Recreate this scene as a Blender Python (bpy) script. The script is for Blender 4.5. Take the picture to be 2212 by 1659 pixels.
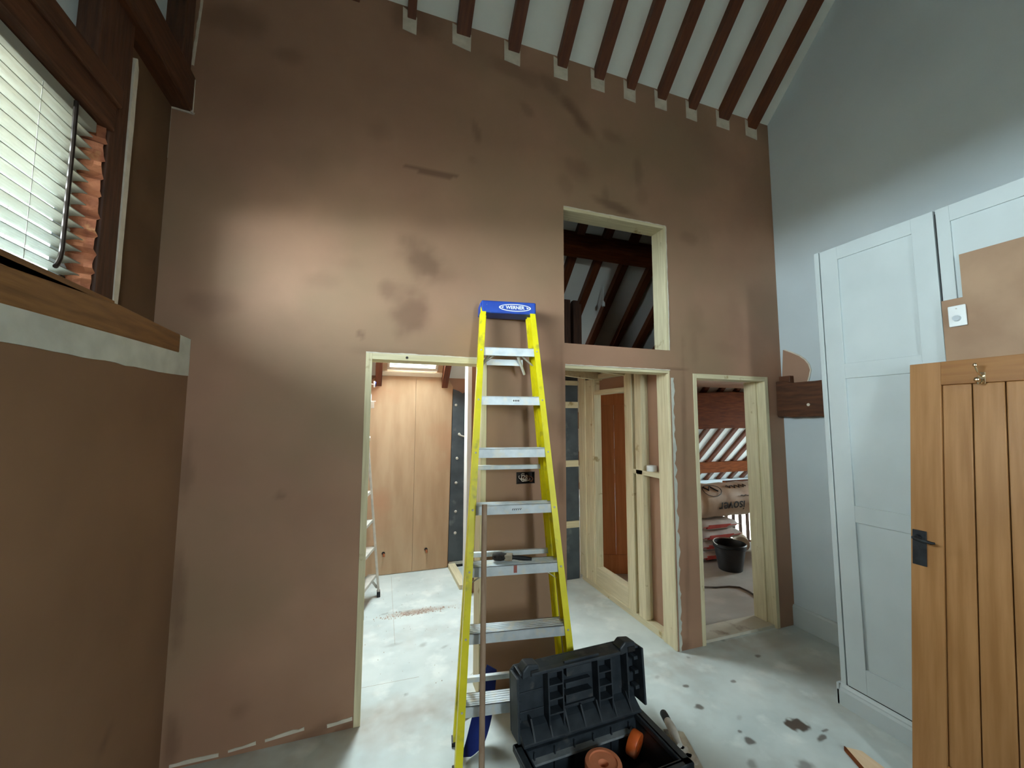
import bpy, math, random
from mathutils import Vector, Matrix, noise
random.seed(7)
R = math.radians
scn = bpy.context.scene
COL = scn.collection
for o in list(bpy.data.objects):
    bpy.data.objects.remove(o)

# ------------------------------------------------------------------ camera
FPX, CX, CY = 867.5, 1106.0, 829.5
YAW, PITCH, ROLL = 0.3362, 0.0871, 0.0028
CAM = Vector((0, 0, 1.68))
fw = Vector((math.sin(YAW) * math.cos(PITCH), math.cos(YAW) * math.cos(PITCH), math.sin(PITCH)))
rt0 = Vector((math.cos(YAW), -math.sin(YAW), 0))
up0 = rt0.cross(fw)
rt = rt0 * math.cos(ROLL) + up0 * math.sin(ROLL)
upv = -rt0 * math.sin(ROLL) + up0 * math.cos(ROLL)
cam_data = bpy.data.cameras.new('camera')
cam_data.sensor_fit = 'HORIZONTAL'
cam_data.sensor_width = 36
cam_data.lens = 36 * FPX / 2212
cam_data.clip_start = 0.03
cam = bpy.data.objects.new('camera', cam_data)
COL.objects.link(cam)
cam.matrix_world = Matrix(((rt.x, upv.x, -fw.x, CAM.x), (rt.y, upv.y, -fw.y, CAM.y), (rt.z, upv.z, -fw.z, CAM.z), (0, 0, 0, 1)))
scn.camera = cam

# ------------------------------------------------------------------ world, daylight, exposure
world = bpy.data.worlds.new('overcast')
scn.world = world
world.use_nodes = True
bg = world.node_tree.nodes['Background']
bg.inputs['Color'].default_value = (0.85, 0.945, 1.0, 1)
bg.inputs['Strength'].default_value = 1.0
scn.view_settings.view_transform = 'Standard'
scn.view_settings.look = 'None'
scn.view_settings.gamma = 1
scn.view_settings.use_curve_mapping = False
scn.view_settings.exposure = 6.05
cy = scn.cycles
cy.use_denoising = True
cy.max_bounces = 14
cy.diffuse_bounces = 8
cy.transparent_max_bounces = 16
cy.caustics_reflective = False
cy.caustics_refractive = False
cy.sample_clamp_indirect = 6


def portal(loc, direction, sx, sy):
    """sky portal in a window opening: guides sky sampling, emits nothing itself"""
    l = bpy.data.lights.new('window_portal', 'AREA')
    l.shape = 'RECTANGLE'
    l.size, l.size_y = sx, sy
    l.cycles.is_portal = True
    o = bpy.data.objects.new('window_portal', l)
    o.location = loc
    o.rotation_euler = Vector(direction).to_track_quat('-Z', 'Y').to_euler()
    COL.objects.link(o)


portal((-1.36, 0.8, 2.48), (1, 0, 0), 2.1, 0.75)
portal((0.92, -2.78, 2.15), (0, 1, 0), 0.6, 1.4)
portal((0.43, 4.27, 2.77), (0, -0.7, -0.7), 0.66, 1.5)
portal((7.1, 6.52, -0.47), (0, -1, 0), 0.85, 0.8)
portal((8.22, 3.5, 1.3), (-1, 0, 0), 1.15, 1.05)


# ------------------------------------------------------------------ helpers
def ray(px, py):
    return rt * ((px - CX) / FPX) - upv * ((py - CY) / FPX) + fw


def on(px, py, ax, v):
    d = ray(px, py)
    return CAM + d * ((v - CAM[ax]) / d[ax])


def lin(c):
    out = []
    for v in c[:3]:
        v /= 255
        out.append(v / 12.92 if v <= 0.04045 else ((v + 0.055) / 1.055) ** 2.4)
    return (*out, 1)


class MB:
    def __init__(self):
        self.v, self.f = [], []

    def add(self, vs, fs):
        n = len(self.v)
        self.v += [Vector(p) for p in vs]
        self.f += [[n + i for i in f] for f in fs]
        return self

    def box(self, x0, x1, y0, y1, z0, z1):
        x0, x1 = min(x0, x1), max(x0, x1)
        y0, y1 = min(y0, y1), max(y0, y1)
        z0, z1 = min(z0, z1), max(z0, z1)
        return self.add([(x0, y0, z0), (x1, y0, z0), (x1, y1, z0), (x0, y1, z0), (x0, y0, z1), (x1, y0, z1), (x1, y1, z1), (x0, y1, z1)],
                        [(0, 3, 2, 1), (4, 5, 6, 7), (0, 1, 5, 4), (1, 2, 6, 5), (2, 3, 7, 6), (3, 0, 4, 7)])

    def prism(self, pts, ext):
        """closed polygon pts extruded by vector ext"""
        n = len(pts)
        ext = Vector(ext)
        a = [Vector(p) for p in pts]
        vs = a + [p + ext for p in a]
        nrm = Vector((0, 0, 0))
        for i in range(n):
            nrm += a[i].cross(a[(i + 1) % n])
        flip = nrm.dot(ext) > 0
        fs = [list(range(n))[::-1] if flip else list(range(n)), [n + i for i in range(n)] if flip else [n + i for i in range(n)][::-1]]
        for i in range(n):
            j = (i + 1) % n
            fs.append((i, j, n + j, n + i) if flip else (j, i, n + i, n + j))
        return self.add(vs, fs)

    def bar(self, a, b, w, h, upd=(0, 0, 1)):
        """rectangular bar from a to b; w sideways, h along upd"""
        a, b = Vector(a), Vector(b)
        d = (b - a).normalized()
        s = d.cross(Vector(upd))
        if s.length < 1e-6:
            s = d.cross(Vector((1, 0, 0)))
        s.normalize()
        t = s.cross(d)
        s, t = s * w / 2, t * h / 2
        return self.prism([a - s - t, a + s - t, a + s + t, a - s + t], b - a)

    def tube(self, pts, r, n=10, caps=True):
        pts = [Vector(p) for p in pts]
        rs = r if isinstance(r, (list, tuple)) else [r] * len(pts)
        t0 = (pts[1] - pts[0]).normalized()
        side = t0.cross(Vector((0, 0, 1)))
        if side.length < 1e-3:
            side = t0.cross(Vector((1, 0, 0)))
        side.normalize()
        vs, fs = [], []
        for i, p in enumerate(pts):
            t = (pts[min(i + 1, len(pts) - 1)] - pts[max(i - 1, 0)]).normalized()
            side = (side - t * side.dot(t)).normalized()
            w = t.cross(side)
            for k in range(n):
                a = 2 * math.pi * k / n
                vs.append(p + (side * math.cos(a) + w * math.sin(a)) * rs[i])
        for i in range(len(pts) - 1):
            for k in range(n):
                k2 = (k + 1) % n
                fs.append((i * n + k, i * n + k2, (i + 1) * n + k2, (i + 1) * n + k))
        if caps:
            fs.append(list(range(n))[::-1])
            fs.append([(len(pts) - 1) * n + k for k in range(n)])
        return self.add(vs, fs)

    def lathe(self, prof, c=(0, 0, 0), axis='z', n=28):
        """prof: list of (r, h), revolved about an axis through c"""
        c = Vector(c)
        vs, fs = [], []
        for r, h in prof:
            for k in range(n):
                a = 2 * math.pi * k / n
                p = Vector((r * math.cos(a), r * math.sin(a), h))
                if axis == 'x':
                    p = Vector((p.z, p.x, p.y))
                elif axis == 'y':
                    p = Vector((p.y, p.z, p.x))
                vs.append(c + p)
        for i in range(len(prof) - 1):
            for k in range(n):
                k2 = (k + 1) % n
                fs.append((i * n + k, i * n + k2, (i + 1) * n + k2, (i + 1) * n + k))
        return self.add(vs, fs)

    def shift(self, d):
        d = Vector(d)
        self.v = [p + d for p in self.v]
        return self

    def xf(self, m):
        self.v = [m @ p for p in self.v]
        return self


def obj(name, mb, mat, parent=None, bevel=0, smooth=False, seg=2):
    me = bpy.data.meshes.new(name)
    me.from_pydata([tuple(p) for p in mb.v], [], mb.f)
    me.materials.append(mat)
    me.update()
    if smooth:
        me.polygons.foreach_set('use_smooth', [True] * len(me.polygons))
        try:
            me.set_sharp_from_angle(angle=R(40))
        except Exception:
            pass
    o = bpy.data.objects.new(name, me)
    COL.objects.link(o)
    if parent:
        o.parent = parent
    if bevel:
        b = o.modifiers.new('bevel', 'BEVEL')
        b.width, b.segments, b.limit_method, b.angle_limit = bevel, seg, 'ANGLE', R(40)
    return o


def tag(o, label, cat, group=None):
    o['label'], o['category'] = label, cat
    if group:
        o['group'] = group
    return o


def thing(name, label, cat, loc=(0, 0, 0), rotz=0, group=None):
    o = bpy.data.objects.new(name, None)
    o.empty_display_size = 0.1
    o.location, o.rotation_euler = loc, (0, 0, rotz)
    COL.objects.link(o)
    return tag(o, label, cat, group)


def struct(name, mb, mat, label=None, **k):
    o = obj(name, mb, mat, **k)
    o['kind'] = 'structure'
    if label:
        o['label'] = label
    return o


def struct_root(name, label=None):
    o = bpy.data.objects.new(name, None)
    o.empty_display_size = 0.1
    COL.objects.link(o)
    o['kind'] = 'structure'
    if label:
        o['label'] = label
    return o


def text(name, body, size, mat, m, parent=None, extrude=0.0008, shear=0, bold=0):
    cu = bpy.data.curves.new(name, 'FONT')
    cu.body, cu.size, cu.extrude, cu.shear, cu.offset = body, size, extrude, shear, bold
    cu.align_x, cu.align_y = 'CENTER', 'CENTER'
    tmp = bpy.data.objects.new(name, cu)
    COL.objects.link(tmp)
    dg = bpy.context.evaluated_depsgraph_get()
    dg.update()
    me = bpy.data.meshes.new_from_object(tmp.evaluated_get(dg))
    bpy.data.objects.remove(tmp)
    bpy.data.curves.remove(cu)
    me.transform(m)
    me.materials.clear()
    me.materials.append(mat)
    o = bpy.data.objects.new(name, me)
    COL.objects.link(o)
    if parent:
        o.parent = parent
    return o


def slab(mapf, u0, u1, v0, v1, holes, step, df, db, vtop_back=None):
    """wall / floor sheet with rectangular holes: fine grid on the front, coarse back, reveals.
    mapf(u, v, d) -> xyz; returns MB and number of front verts"""
    def marks(a, b, hs, st):
        br = sorted(set([a, b] + [h for h in hs if a < h < b]))
        out = [br[0]]
        for p, q in zip(br, br[1:]):
            n = max(1, int(round((q - p) / st)))
            out += [p + (q - p) * i / n for i in range(1, n + 1)]
        return out, br
    us, ub = marks(u0, u1, [h[0] for h in holes] + [h[1] for h in holes], step)
    vs_, vb = marks(v0, v1, [h[2] for h in holes] + [h[3] for h in holes], step)
    mb = MB()

    def inside(u, v):
        return any(h[0] < u < h[1] and h[2] < v < h[3] for h in holes)
    cnt = 0
    for (A, B, d, front) in ((us, vs_, df, True), (ub, vb, db, False)):
        idx = {}
        base = len(mb.v)
        for j, v in enumerate(B):
            for i, u in enumerate(A):
                idx[i, j] = len(mb.v)
                vv = v
                if not front and vtop_back is not None and j == len(B) - 1:
                    vv = vtop_back
                mb.v.append(Vector(mapf(u, vv, d)))
        for j in range(len(B) - 1):
            for i in range(len(A) - 1):
                if inside((A[i] + A[i + 1]) / 2, (B[j] + B[j + 1]) / 2):
                    continue
                f = [idx[i, j], idx[i + 1, j], idx[i + 1, j + 1], idx[i, j + 1]]
                mb.f.append(f if front else f[::-1])
        if front:
            cnt = len(mb.v)
    for h in list(holes):
        a, b, c, e = max(h[0], u0), min(h[1], u1), max(h[2], v0), min(h[3], v1)
        q = [(a, c), (b, c), (b, e), (a, e)]
        for i in range(4):
            p, r_ = q[i], q[(i + 1) % 4]
            if p[1] == r_[1] == v0:
                continue
            mb.add([mapf(*p, df), mapf(*r_, df), mapf(*r_, db), mapf(*p, db)], [(0, 3, 2, 1)])
    vt = v1 if vtop_back is None else vtop_back
    q = [(u0, v0, v0), (u1, v0, v0), (u1, v1, vt), (u0, v1, vt)]
    for i in range(1, 4):
        p, r_ = q[i], q[(i + 1) % 4]
        mb.add([mapf(p[0], p[1], df), mapf(r_[0], r_[1], df), mapf(r_[0], r_[2], db), mapf(p[0], p[2], db)], [(0, 1, 2, 3)])
    return mb, cnt


def float_attr(o, name, fn, n):
    me = o.data
    at = me.attributes.new(name, 'FLOAT', 'POINT')
    vals = [0.0] * len(me.vertices)
    for i in range(n):
        vals[i] = fn(me.vertices[i].co)
    at.data.foreach_set('value', vals)


def ellipse_stain(u, v, st, nz):
    """st: (u, v, ru, rv, angle, strength, softness)"""
    du, dv = u - st[0], v - st[1]
    c, s = math.cos(st[4]), math.sin(st[4])
    a, b = du * c + dv * s, -du * s + dv * c
    d = math.sqrt((a / st[2]) ** 2 + (b / st[3]) ** 2) + nz
    t = (1 + st[6] - d) / (2 * st[6])
    t = max(0, min(1, t))
    return st[5] * t * t * (3 - 2 * t)


# ------------------------------------------------------------------ materials
MATS = {}


def pm(name, c1, c2=None, scale=8, rough=0.7, bump=0.0, stretch=(1, 1, 1), detail=5, metallic=0.0, bscale=None, spec=0.4, dist=0.0, lo=0.35, hi=0.65, coord='Object', c3=None, c3scale=3, c3lo=0.55, c3hi=0.7):
    m = bpy.data.materials.new(name)
    m.use_nodes = True
    nt = m.node_tree
    N, L = nt.nodes, nt.links
    p = N['Principled BSDF']
    p.inputs['Roughness'].default_value = rough
    p.inputs['Metallic'].default_value = metallic
    p.inputs['Specular IOR Level'].default_value = spec
    tc = N.new('ShaderNodeTexCoord')
    mp = N.new('ShaderNodeMapping')
    mp.inputs['Scale'].default_value = stretch
    L.new(tc.outputs[coord], mp.inputs['Vector'])
    if c2 is None:
        c2 = tuple(min(255, v * 1.06) for v in c1)
        c1 = tuple(v * 0.95 for v in c1)
    nz = N.new('ShaderNodeTexNoise')
    nz.inputs['Scale'].default_value = scale
    nz.inputs['Detail'].default_value = detail
    nz.inputs['Distortion'].default_value = dist
    L.new(mp.outputs['Vector'], nz.inputs['Vector'])
    rp = N.new('ShaderNodeValToRGB')
    rp.color_ramp.elements[0].position, rp.color_ramp.elements[1].position = lo, hi
    rp.color_ramp.elements[0].color, rp.color_ramp.elements[1].color = lin(c1), lin(c2)
    L.new(nz.outputs['Fac'], rp.inputs['Fac'])
    col = rp.outputs['Color']
    if c3:
        n3 = N.new('ShaderNodeTexNoise')
        n3.inputs['Scale'].default_value = c3scale
        n3.inputs['Detail'].default_value = 6
        L.new(tc.outputs[coord], n3.inputs['Vector'])
        mr = N.new('ShaderNodeMapRange')
        mr.inputs['From Min'].default_value, mr.inputs['From Max'].default_value = c3lo, c3hi
        L.new(n3.outputs['Fac'], mr.inputs['Value'])
        mx = N.new('ShaderNodeMix')
        mx.data_type = 'RGBA'
        L.new(mr.outputs['Result'], mx.inputs['Factor'])
        L.new(col, mx.inputs['A'])
        mx.inputs['B'].default_value = lin(c3)
        col = mx.outputs['Result']
    L.new(col, p.inputs['Base Color'])
    if bump:
        nb = N.new('ShaderNodeTexNoise')
        nb.inputs['Scale'].default_value = bscale or scale * 4
        nb.inputs['Detail'].default_value = 4
        L.new(mp.outputs['Vector'], nb.inputs['Vector'])
        bp = N.new('ShaderNodeBump')
        bp.inputs['Strength'].default_value = bump
        bp.inputs['Distance'].default_value = 0.01
        L.new(nb.outputs['Fac'], bp.inputs['Height'])
        L.new(bp.outputs['Normal'], p.inputs['Normal'])
    MATS[name] = m
    m['col'] = True
    return m


def stain_mix(m, attr, color):
    """mix a stain colour over the base colour, driven by a mesh attribute"""
    nt = m.node_tree
    p = nt.nodes['Principled BSDF']
    src = p.inputs['Base Color'].links[0].from_socket
    a = nt.nodes.new('ShaderNodeAttribute')
    a.attribute_name = attr
    mx = nt.nodes.new('ShaderNodeMix')
    mx.data_type = 'RGBA'
    nt.links.new(a.outputs['Fac'], mx.inputs['Factor'])
    nt.links.new(src, mx.inputs['A'])
    mx.inputs['B'].default_value = lin(color)
    nt.links.new(mx.outputs['Result'], p.inputs['Base Color'])


PLASTER = pm('skim_plaster', (158, 120, 97), (172, 133, 108), 1.6, 0.62, 0.05, bscale=30, c3=(150, 122, 96), c3scale=0.9, c3lo=0.45, c3hi=0.65)
stain_mix(PLASTER, 'damp', (92, 62, 44))
PLASTERL = pm('darker_skim_plaster', (128, 96, 72), (142, 108, 82), 1.6, 0.65, 0.05, bscale=30)  # left wall plaster, darker and redder than the partition's
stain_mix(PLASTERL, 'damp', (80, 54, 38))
PLASTER2 = pm('skim_plaster_plain', (154, 120, 98), (166, 132, 110), 1.6, 0.65, 0.05, bscale=30)
RAWPLASTER = pm('filler_plaster', (205, 196, 180), (225, 216, 200), 14, 0.8, 0.2)
PALEFILL = pm('pale_filler', (186, 186, 176), (204, 204, 194), 9, 0.8, 0.15)
WHITE = pm('white_emulsion', (194, 205, 210), (200, 211, 216), 2, 0.75, 0.03, bscale=40)
CEIL = pm('ceiling_white', (224, 228, 224), (230, 234, 230), 3, 0.8, 0.02)
GLOSSW = pm('white_eggshell', (188, 197, 198), (195, 204, 205), 3, 0.38, 0.0)
FLOOR = pm('painted_floor', (186, 196, 194), (206, 214, 211), 3.2, 0.55, 0.06, bscale=18, detail=8, c3=(216, 222, 218), c3scale=5, c3lo=0.55, c3hi=0.68)
stain_mix(FLOOR, 'dust', (150, 130, 112))
stain_mix(FLOOR, 'stain', (74, 56, 44))
DUSTFLOOR = pm('dusty_boards', (150, 138, 122), (168, 156, 142), 5, 0.8, 0.06)
OAKDARK = pm('dark_oak', (70, 42, 26), (96, 58, 36), 6, 0.6, 0.25, stretch=(8, 1, 8), bscale=10)
OAKX = pm('dark_oak_across', (92, 48, 24), (118, 64, 32), 6, 0.75, 0.25, spec=0.1, stretch=(1, 8, 8), bscale=10)
OAKZ = pm('dark_oak_upright', (66, 42, 30), (92, 58, 40), 6, 0.6, 0.25, stretch=(8, 8, 1), bscale=10)
OAKSILL = pm('varnished_oak', (112, 76, 42), (138, 96, 54), 5, 0.45, 0.15, stretch=(10, 1, 10), bscale=10)
RAFTER = pm('stained_rafter', (86, 44, 24), (108, 58, 32), 5, 0.5, 0.1, stretch=(10, 1, 1), bscale=10)
CLS_Z = pm('sawn_timber_upright', (206, 194, 158), (222, 212, 178), 4, 0.7, 0.06, stretch=(14, 14, 1), c3=(170, 148, 104), c3scale=9, c3lo=0.66, c3hi=0.74)
CLS_X = pm('sawn_timber_level', (206, 194, 158), (222, 212, 178), 4, 0.7, 0.06, stretch=(1, 14, 14), c3=(170, 148, 104), c3scale=9, c3lo=0.66, c3hi=0.74)
CLS_Y = pm('sawn_timber_deep', (200, 190, 156), (216, 206, 174), 4, 0.7, 0.06, stretch=(14, 1, 14), c3=(170, 148, 104), c3scale=9, c3lo=0.66, c3hi=0.74)
PLY = pm('birch_plywood', (178, 148, 116), (192, 164, 132), 2.2, 0.6, 0.03, stretch=(4, 4, 0.7), c3=(184, 142, 110), c3scale=1.4)
HARDB = pm('brown_board', (150, 120, 96), (168, 138, 112), 4, 0.75, 0.03)
PINE = pm('waxed_pine', (150, 105, 60), (170, 124, 78), 3.5, 0.42, 0.05, stretch=(9, 9, 0.6), c3=(164, 118, 80), c3scale=1.2)
PINEX = pm('waxed_pine_rail', (138, 92, 48), (158, 110, 62), 3.5, 0.42, 0.05, stretch=(9, 0.6, 9))
REDPINE = pm('orange_pine', (190, 118, 72), (206, 134, 86), 3.5, 0.5, 0.05, stretch=(9, 9, 0.6))
TANK = pm('grey_tanking_board', (66, 74, 80), (82, 92, 98), 6, 0.7, 0.05, c3=(110, 118, 122), c3scale=7, c3lo=0.62, c3hi=0.75)
YEL = pm('yellow_fibreglass', (226, 212, 16), (240, 226, 30), 9, 0.42, 0.03, c3=(196, 184, 60), c3scale=14, c3lo=0.6, c3hi=0.72)
BLUE = pm('blue_plastic_cap', (22, 62, 158), (34, 78, 176), 9, 0.45, 0.02, c3=(120, 130, 160), c3scale=24, c3lo=0.68, c3hi=0.76)
DKBLUE = pm('dark_blue_plastic', (20, 32, 98), (34, 52, 130), 6, 0.4, 0.02, c3=(120, 130, 170), c3scale=22, c3lo=0.66, c3hi=0.74)
ALU = pm('worn_aluminium', (192, 200, 204), (212, 218, 222), 16, 0.42, 0.06, metallic=0.12, c3=(214, 212, 204), c3scale=18, c3lo=0.52, c3hi=0.64)
ALUD = pm('dusty_aluminium', (182, 178, 168), (206, 202, 192), 16, 0.5, 0.06, metallic=0.1)
STEEL = pm('bright_steel', (190, 190, 186), (214, 214, 210), 12, 0.28, 0.02, metallic=0.9)
BLACKP = pm('black_plastic', (40, 47, 54), (56, 63, 70), 18, 0.45, 0.05, c3=(92, 92, 90), c3scale=16, c3lo=0.62, c3hi=0.8)
BLACK = pm('black_rubber', (20, 20, 22), (32, 32, 34), 12, 0.5, 0.03)
IRON = pm('black_iron', (26, 28, 32), (46, 50, 54), 20, 0.42, 0.2, metallic=0.3)
ORANGE = pm('orange_plastic', (214, 92, 34), (232, 112, 50), 10, 0.4, 0.02, c3=(222, 150, 116), c3scale=9, c3lo=0.58, c3hi=0.7)
DUSTOR = pm('dusty_orange', (206, 122, 84), (222, 142, 104), 10, 0.6, 0.04)
POLE = pm('broom_pole_wood', (150, 122, 100), (176, 150, 128), 6, 0.7, 0.05, stretch=(6, 6, 1))
BRISTLE = pm('dark_bristle', (34, 30, 28), (60, 54, 48), 60, 0.9, 0.3)
FERRULE = pm('caked_ferrule', (140, 126, 106), (168, 154, 132), 20, 0.7, 0.2)
PLASTWHITE = pm('white_plastic', (222, 226, 226), (230, 234, 234), 4, 0.4)
UPVC = pm('window_paint', (204, 200, 186), (214, 210, 198), 4, 0.5)
SLAT = pm('blind_slat_paint', (140, 138, 128), (150, 148, 138), 5, 0.6, spec=0.1)
DARKM = pm('dark_bronze', (38, 30, 26), (54, 44, 38), 10, 0.45, metallic=0.4)
BRICK = pm('rough_brown_reveal', (120, 66, 44), (158, 98, 66), 14, 0.8, 0.6, bscale=26, c3=(190, 140, 96), c3scale=12, c3lo=0.55, c3hi=0.68)
CRUMB = pm('plaster_crumbs', (170, 140, 122), (220, 214, 206), 40, 0.9, 0.2)
BAGW = pm('bag_paper_white', (200, 196, 194), (220, 216, 212), 9, 0.6, 0.15)
BAGR = pm('bag_print_red', (192, 70, 62), (206, 88, 80), 9, 0.6)
ROLLM = pm('insulation_wrap', (190, 172, 150), (210, 194, 172), 7, 0.4, 0.25, bscale=9)
PRINT = pm('black_print', (20, 18, 18), (30, 28, 28), 8, 0.6)
GROUND = pm('outdoor_ground', (116, 110, 100), (134, 128, 116), 0.6, 0.9)
COPPER = pm('copper_pipe', (180, 110, 74), (200, 130, 92), 12, 0.35, metallic=0.8)
WIRE = pm('wire_sheath', (196, 180, 166), (216, 200, 188), 12, 0.5)
BROWNW = pm('brown_wire', (110, 66, 48), (128, 80, 60), 12, 0.5)
DUSTGREY = pm('dusty_cable', (70, 66, 62), (96, 92, 86), 12, 0.7)
BOARDP = pm('pale_pine_offcut', (214, 182, 146), (226, 198, 164), 5, 0.65, 0.04, stretch=(1, 8, 8))
BRASS = pm('polished_brass', (206, 186, 150), (228, 212, 180), 10, 0.2, metallic=1.0)


def glass_mat():
    m = bpy.data.materials.new('window_glass')
    m.use_nodes = True
    nt = m.node_tree
    nt.nodes.remove(nt.nodes['Principled BSDF'])
    t, g, mx = nt.nodes.new('ShaderNodeBsdfTransparent'), nt.nodes.new('ShaderNodeBsdfGlossy'), nt.nodes.new('ShaderNodeMixShader')
    t.inputs['Color'].default_value = (0.94, 0.97, 0.96, 1)
    g.inputs['Roughness'].default_value = 0.02
    mx.inputs['Fac'].default_value = 0.06
    nt.links.new(t.outputs[0], mx.inputs[1])
    nt.links.new(g.outputs[0], mx.inputs[2])
    nt.links.new(mx.outputs[0], nt.nodes['Material Output'].inputs['Surface'])
    return m


GLASS = glass_mat()
# thin painted slats let some light through
nt = SLAT.node_tree
_p = nt.nodes['Principled BSDF']
_t, _m = nt.nodes.new('ShaderNodeBsdfTranslucent'), nt.nodes.new('ShaderNodeMixShader')
_t.inputs['Color'].default_value = (0.9, 0.88, 0.8, 1)
_m.inputs['Fac'].default_value = 0.01
nt.links.new(_p.outputs[0], _m.inputs[1])
nt.links.new(_t.outputs[0], _m.inputs[2])
nt.links.new(_m.outputs[0], nt.nodes['Material Output'].inputs['Surface'])


# ================================================================== SETTING
YW, YB = 2.5, 2.63           # plastered partition: front and back faces
ROOF = 6.87                  # sloping ceiling: z = ROOF - y
RIDGE = 0.3
XR = 3.35                    # right wall
XL = -0.9                    # left wall, lower face
XU = -1.07                   # left wall, upper (recessed) face
YN = -2.7                    # wall behind the camera


# ---- floor (main room, utility, store; stairwell hole)
def floor_map(u, v, d):
    return (u, v, d)


stair = (4.5, 8.2, 4.36, 6.6)
ftop = MB()
fx = [-1.4, -1.0] + [-0.95 + 0.012 * i for i in range(212)] + [1.6 + 0.006 * i for i in range(150)] + [2.5 + 0.012 * i for i in range(25)] + [2.9, 3.4, 4.5, 8.2]
fy = [YN - 0.1, 0, 0.9] + [1.2, 1.3] + [1.4 + 0.006 * i for i in range(150)] + [2.3 + 0.012 * i for i in range(170)] + [4.36, 4.72, 6.6]
for y in fy:
    for x in fx:
        ftop.v.append(Vector((x, y, 0)))
nx = len(fx)
for j in range(len(fy) - 1):
    for i in range(nx - 1):
        if fx[i] >= 4.5 and fy[j] >= 4.36:
            continue
        ftop.f.append([j * nx + i, j * nx + i + 1, (j + 1) * nx + i + 1, (j + 1) * nx + i])
ntop = len(ftop.v)
for (a, b, c, d) in ((-1.4, 8.2, YN - 0.1, 4.36), (-1.4, 4.5, 4.36, 6.6)):
    ftop.add([(a, c, -0.2), (b, c, -0.2), (b, d, -0.2), (a, d, -0.2)], [(0, 3, 2, 1)])
ftop.add([(4.5, 4.36, 0), (8.2, 4.36, 0), (8.2, 4.36, -0.2), (4.5, 4.36, -0.2)], [(0, 1, 2, 3)])
ftop.add([(4.5, 4.36, 0), (4.5, 6.6, 0), (4.5, 6.6, -0.2), (4.5, 4.36, -0.2)], [(3, 2, 1, 0)])
floor = struct('floor', ftop, FLOOR, 'pale grey painted floor with plaster dust and dark round spots')


def F(px, py):
    p = on(px, py, 2, 0)
    return p.x, p.y


fstains = []
for px, py, rx, ry, ang, s_, so in [
        (1482, 1482, .021, .015, 0, .75, .3), (1584, 1472, .020, .014, 0, .7, .3), (1510, 1527, .026, .022, 0, .8, .3),
        (1620, 1601, .028, .024, 0, .8, .3), (1598, 1580, .012, .010, 0, .7, .3), (1637, 1417, .024, .016, 0.3, .7, .4),
        (1722, 1566, .062, .045, -0.3, .95, .18), (1775, 1594, .04, .014, 0.2, .8, .3), (1782, 1578, .024, .008, 0, .7, .3),
        (1624, 1650, .03, .02, 0.5, .5, .5), (1740, 1655, .04, .03, 0.2, .6, .5),
        (1562, 1383, .02, .015, 0, .45, .5), (1487, 1420, .012, .012, 0, .45, .5), (960, 1397, .03, .012, .5, .3, .6),
        (882, 1258 + 62, .015, .01, 0, .5, .4), (832, 1326, .03, .012, 0, .4, .5), (863, 1322, .012, .016, 0, .55, .4),
        (914, 1393, .03, .02, .6, .35, .6), (850, 1393, .06, .02, .1, .25, .6), (876, 1500, .012, .012, 0, .4, .5), (1597, 1550, .02, .012, .4, .25, .6),
        (1420, 1462, .02, .012, .6, .3, .5)]:
    x, y = F(px, py)
    fstains.append((x, y, rx, ry, ang, s_, so))


def fstain(co):
    t = 0
    for s_ in fstains:
        if abs(co.x - s_[0]) < .2 and abs(co.y - s_[1]) < .2:
            t = max(t, ellipse_stain(co.x, co.y, s_, 0.35 * noise.noise(co * 38)))
    return t


def fdust(co):
    n1 = noise.fractal(co * 2.2, 1, 2, 4) * .5 + noise.fractal(co * 11, 1, 2, 3) * .3
    near = max(0, 1 - abs(co.y - 2.5) / .28) * .55 if -0.9 < co.x < 3.4 else 0
    back = .5 if (co.x > 2.3 and co.y > 2.6) else 0
    edge = max(0, 1 - abs(co.x - 2.9) / .5) * .25 if co.y < 2.5 else 0
    x, y = F(905, 1320)
    pile = 1.1 * max(0, 1 - math.hypot((co.x - x) / .33, (co.y - y) / .07))
    return max(0, min(.85, near * (.6 + n1) + back + edge + n1 * .35 - .02 + pile))


float_attr(floor, 'stain', fstain, ntop)
float_attr(floor, 'dust', fdust, ntop)

# joints between floor boards in the utility room (thin recessed lines read as seams)
for q0, q1 in (((776, 1487), (905, 1462)), ((845, 1245), (853, 1392)), ((1035, 1440), (1015, 1460))):
    a_, b_ = F(*q0), F(*q1)
    obj('board_joint', MB().bar((*a_, .0), (*b_, .0), .0022, .0008), DUSTFLOOR, floor)
# ---- brown plastered wall with door openings
D1 = (-0.04, 0.70, -0.01, 2.068)
MO = (1.265, 2.162, -0.01, 2.056)
UO = (1.262, 2.160, 2.212, 3.208)
D3 = (2.38, 3.18, -0.01, 2.042)
SB = (0.905, 1.035, 1.258, 1.335)
holes = [D1, MO, UO, D3, SB]
mb, nf = slab(lambda u, v, d: (u, d, v), -1.40, XR + 0.1, 0.0, ROOF - YW, holes, 0.022, YW, YB, vtop_back=ROOF - YB)
for v in mb.v[:nf]:      # hand-trowelled unevenness
    if -1.3 < v.x < XR:
        v.y += 0.0025 * noise.noise(Vector((v.x * 1.7, v.z * 1.7, 3))) * (0 if v.z > 4.2 else 1)
wall = struct('wall_back', mb, PLASTER, 'freshly skimmed brown plaster wall with damp patches and cut openings')


def W(px, py):
    p = on(px, py, 1, YW)
    return p.x, p.z


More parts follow.
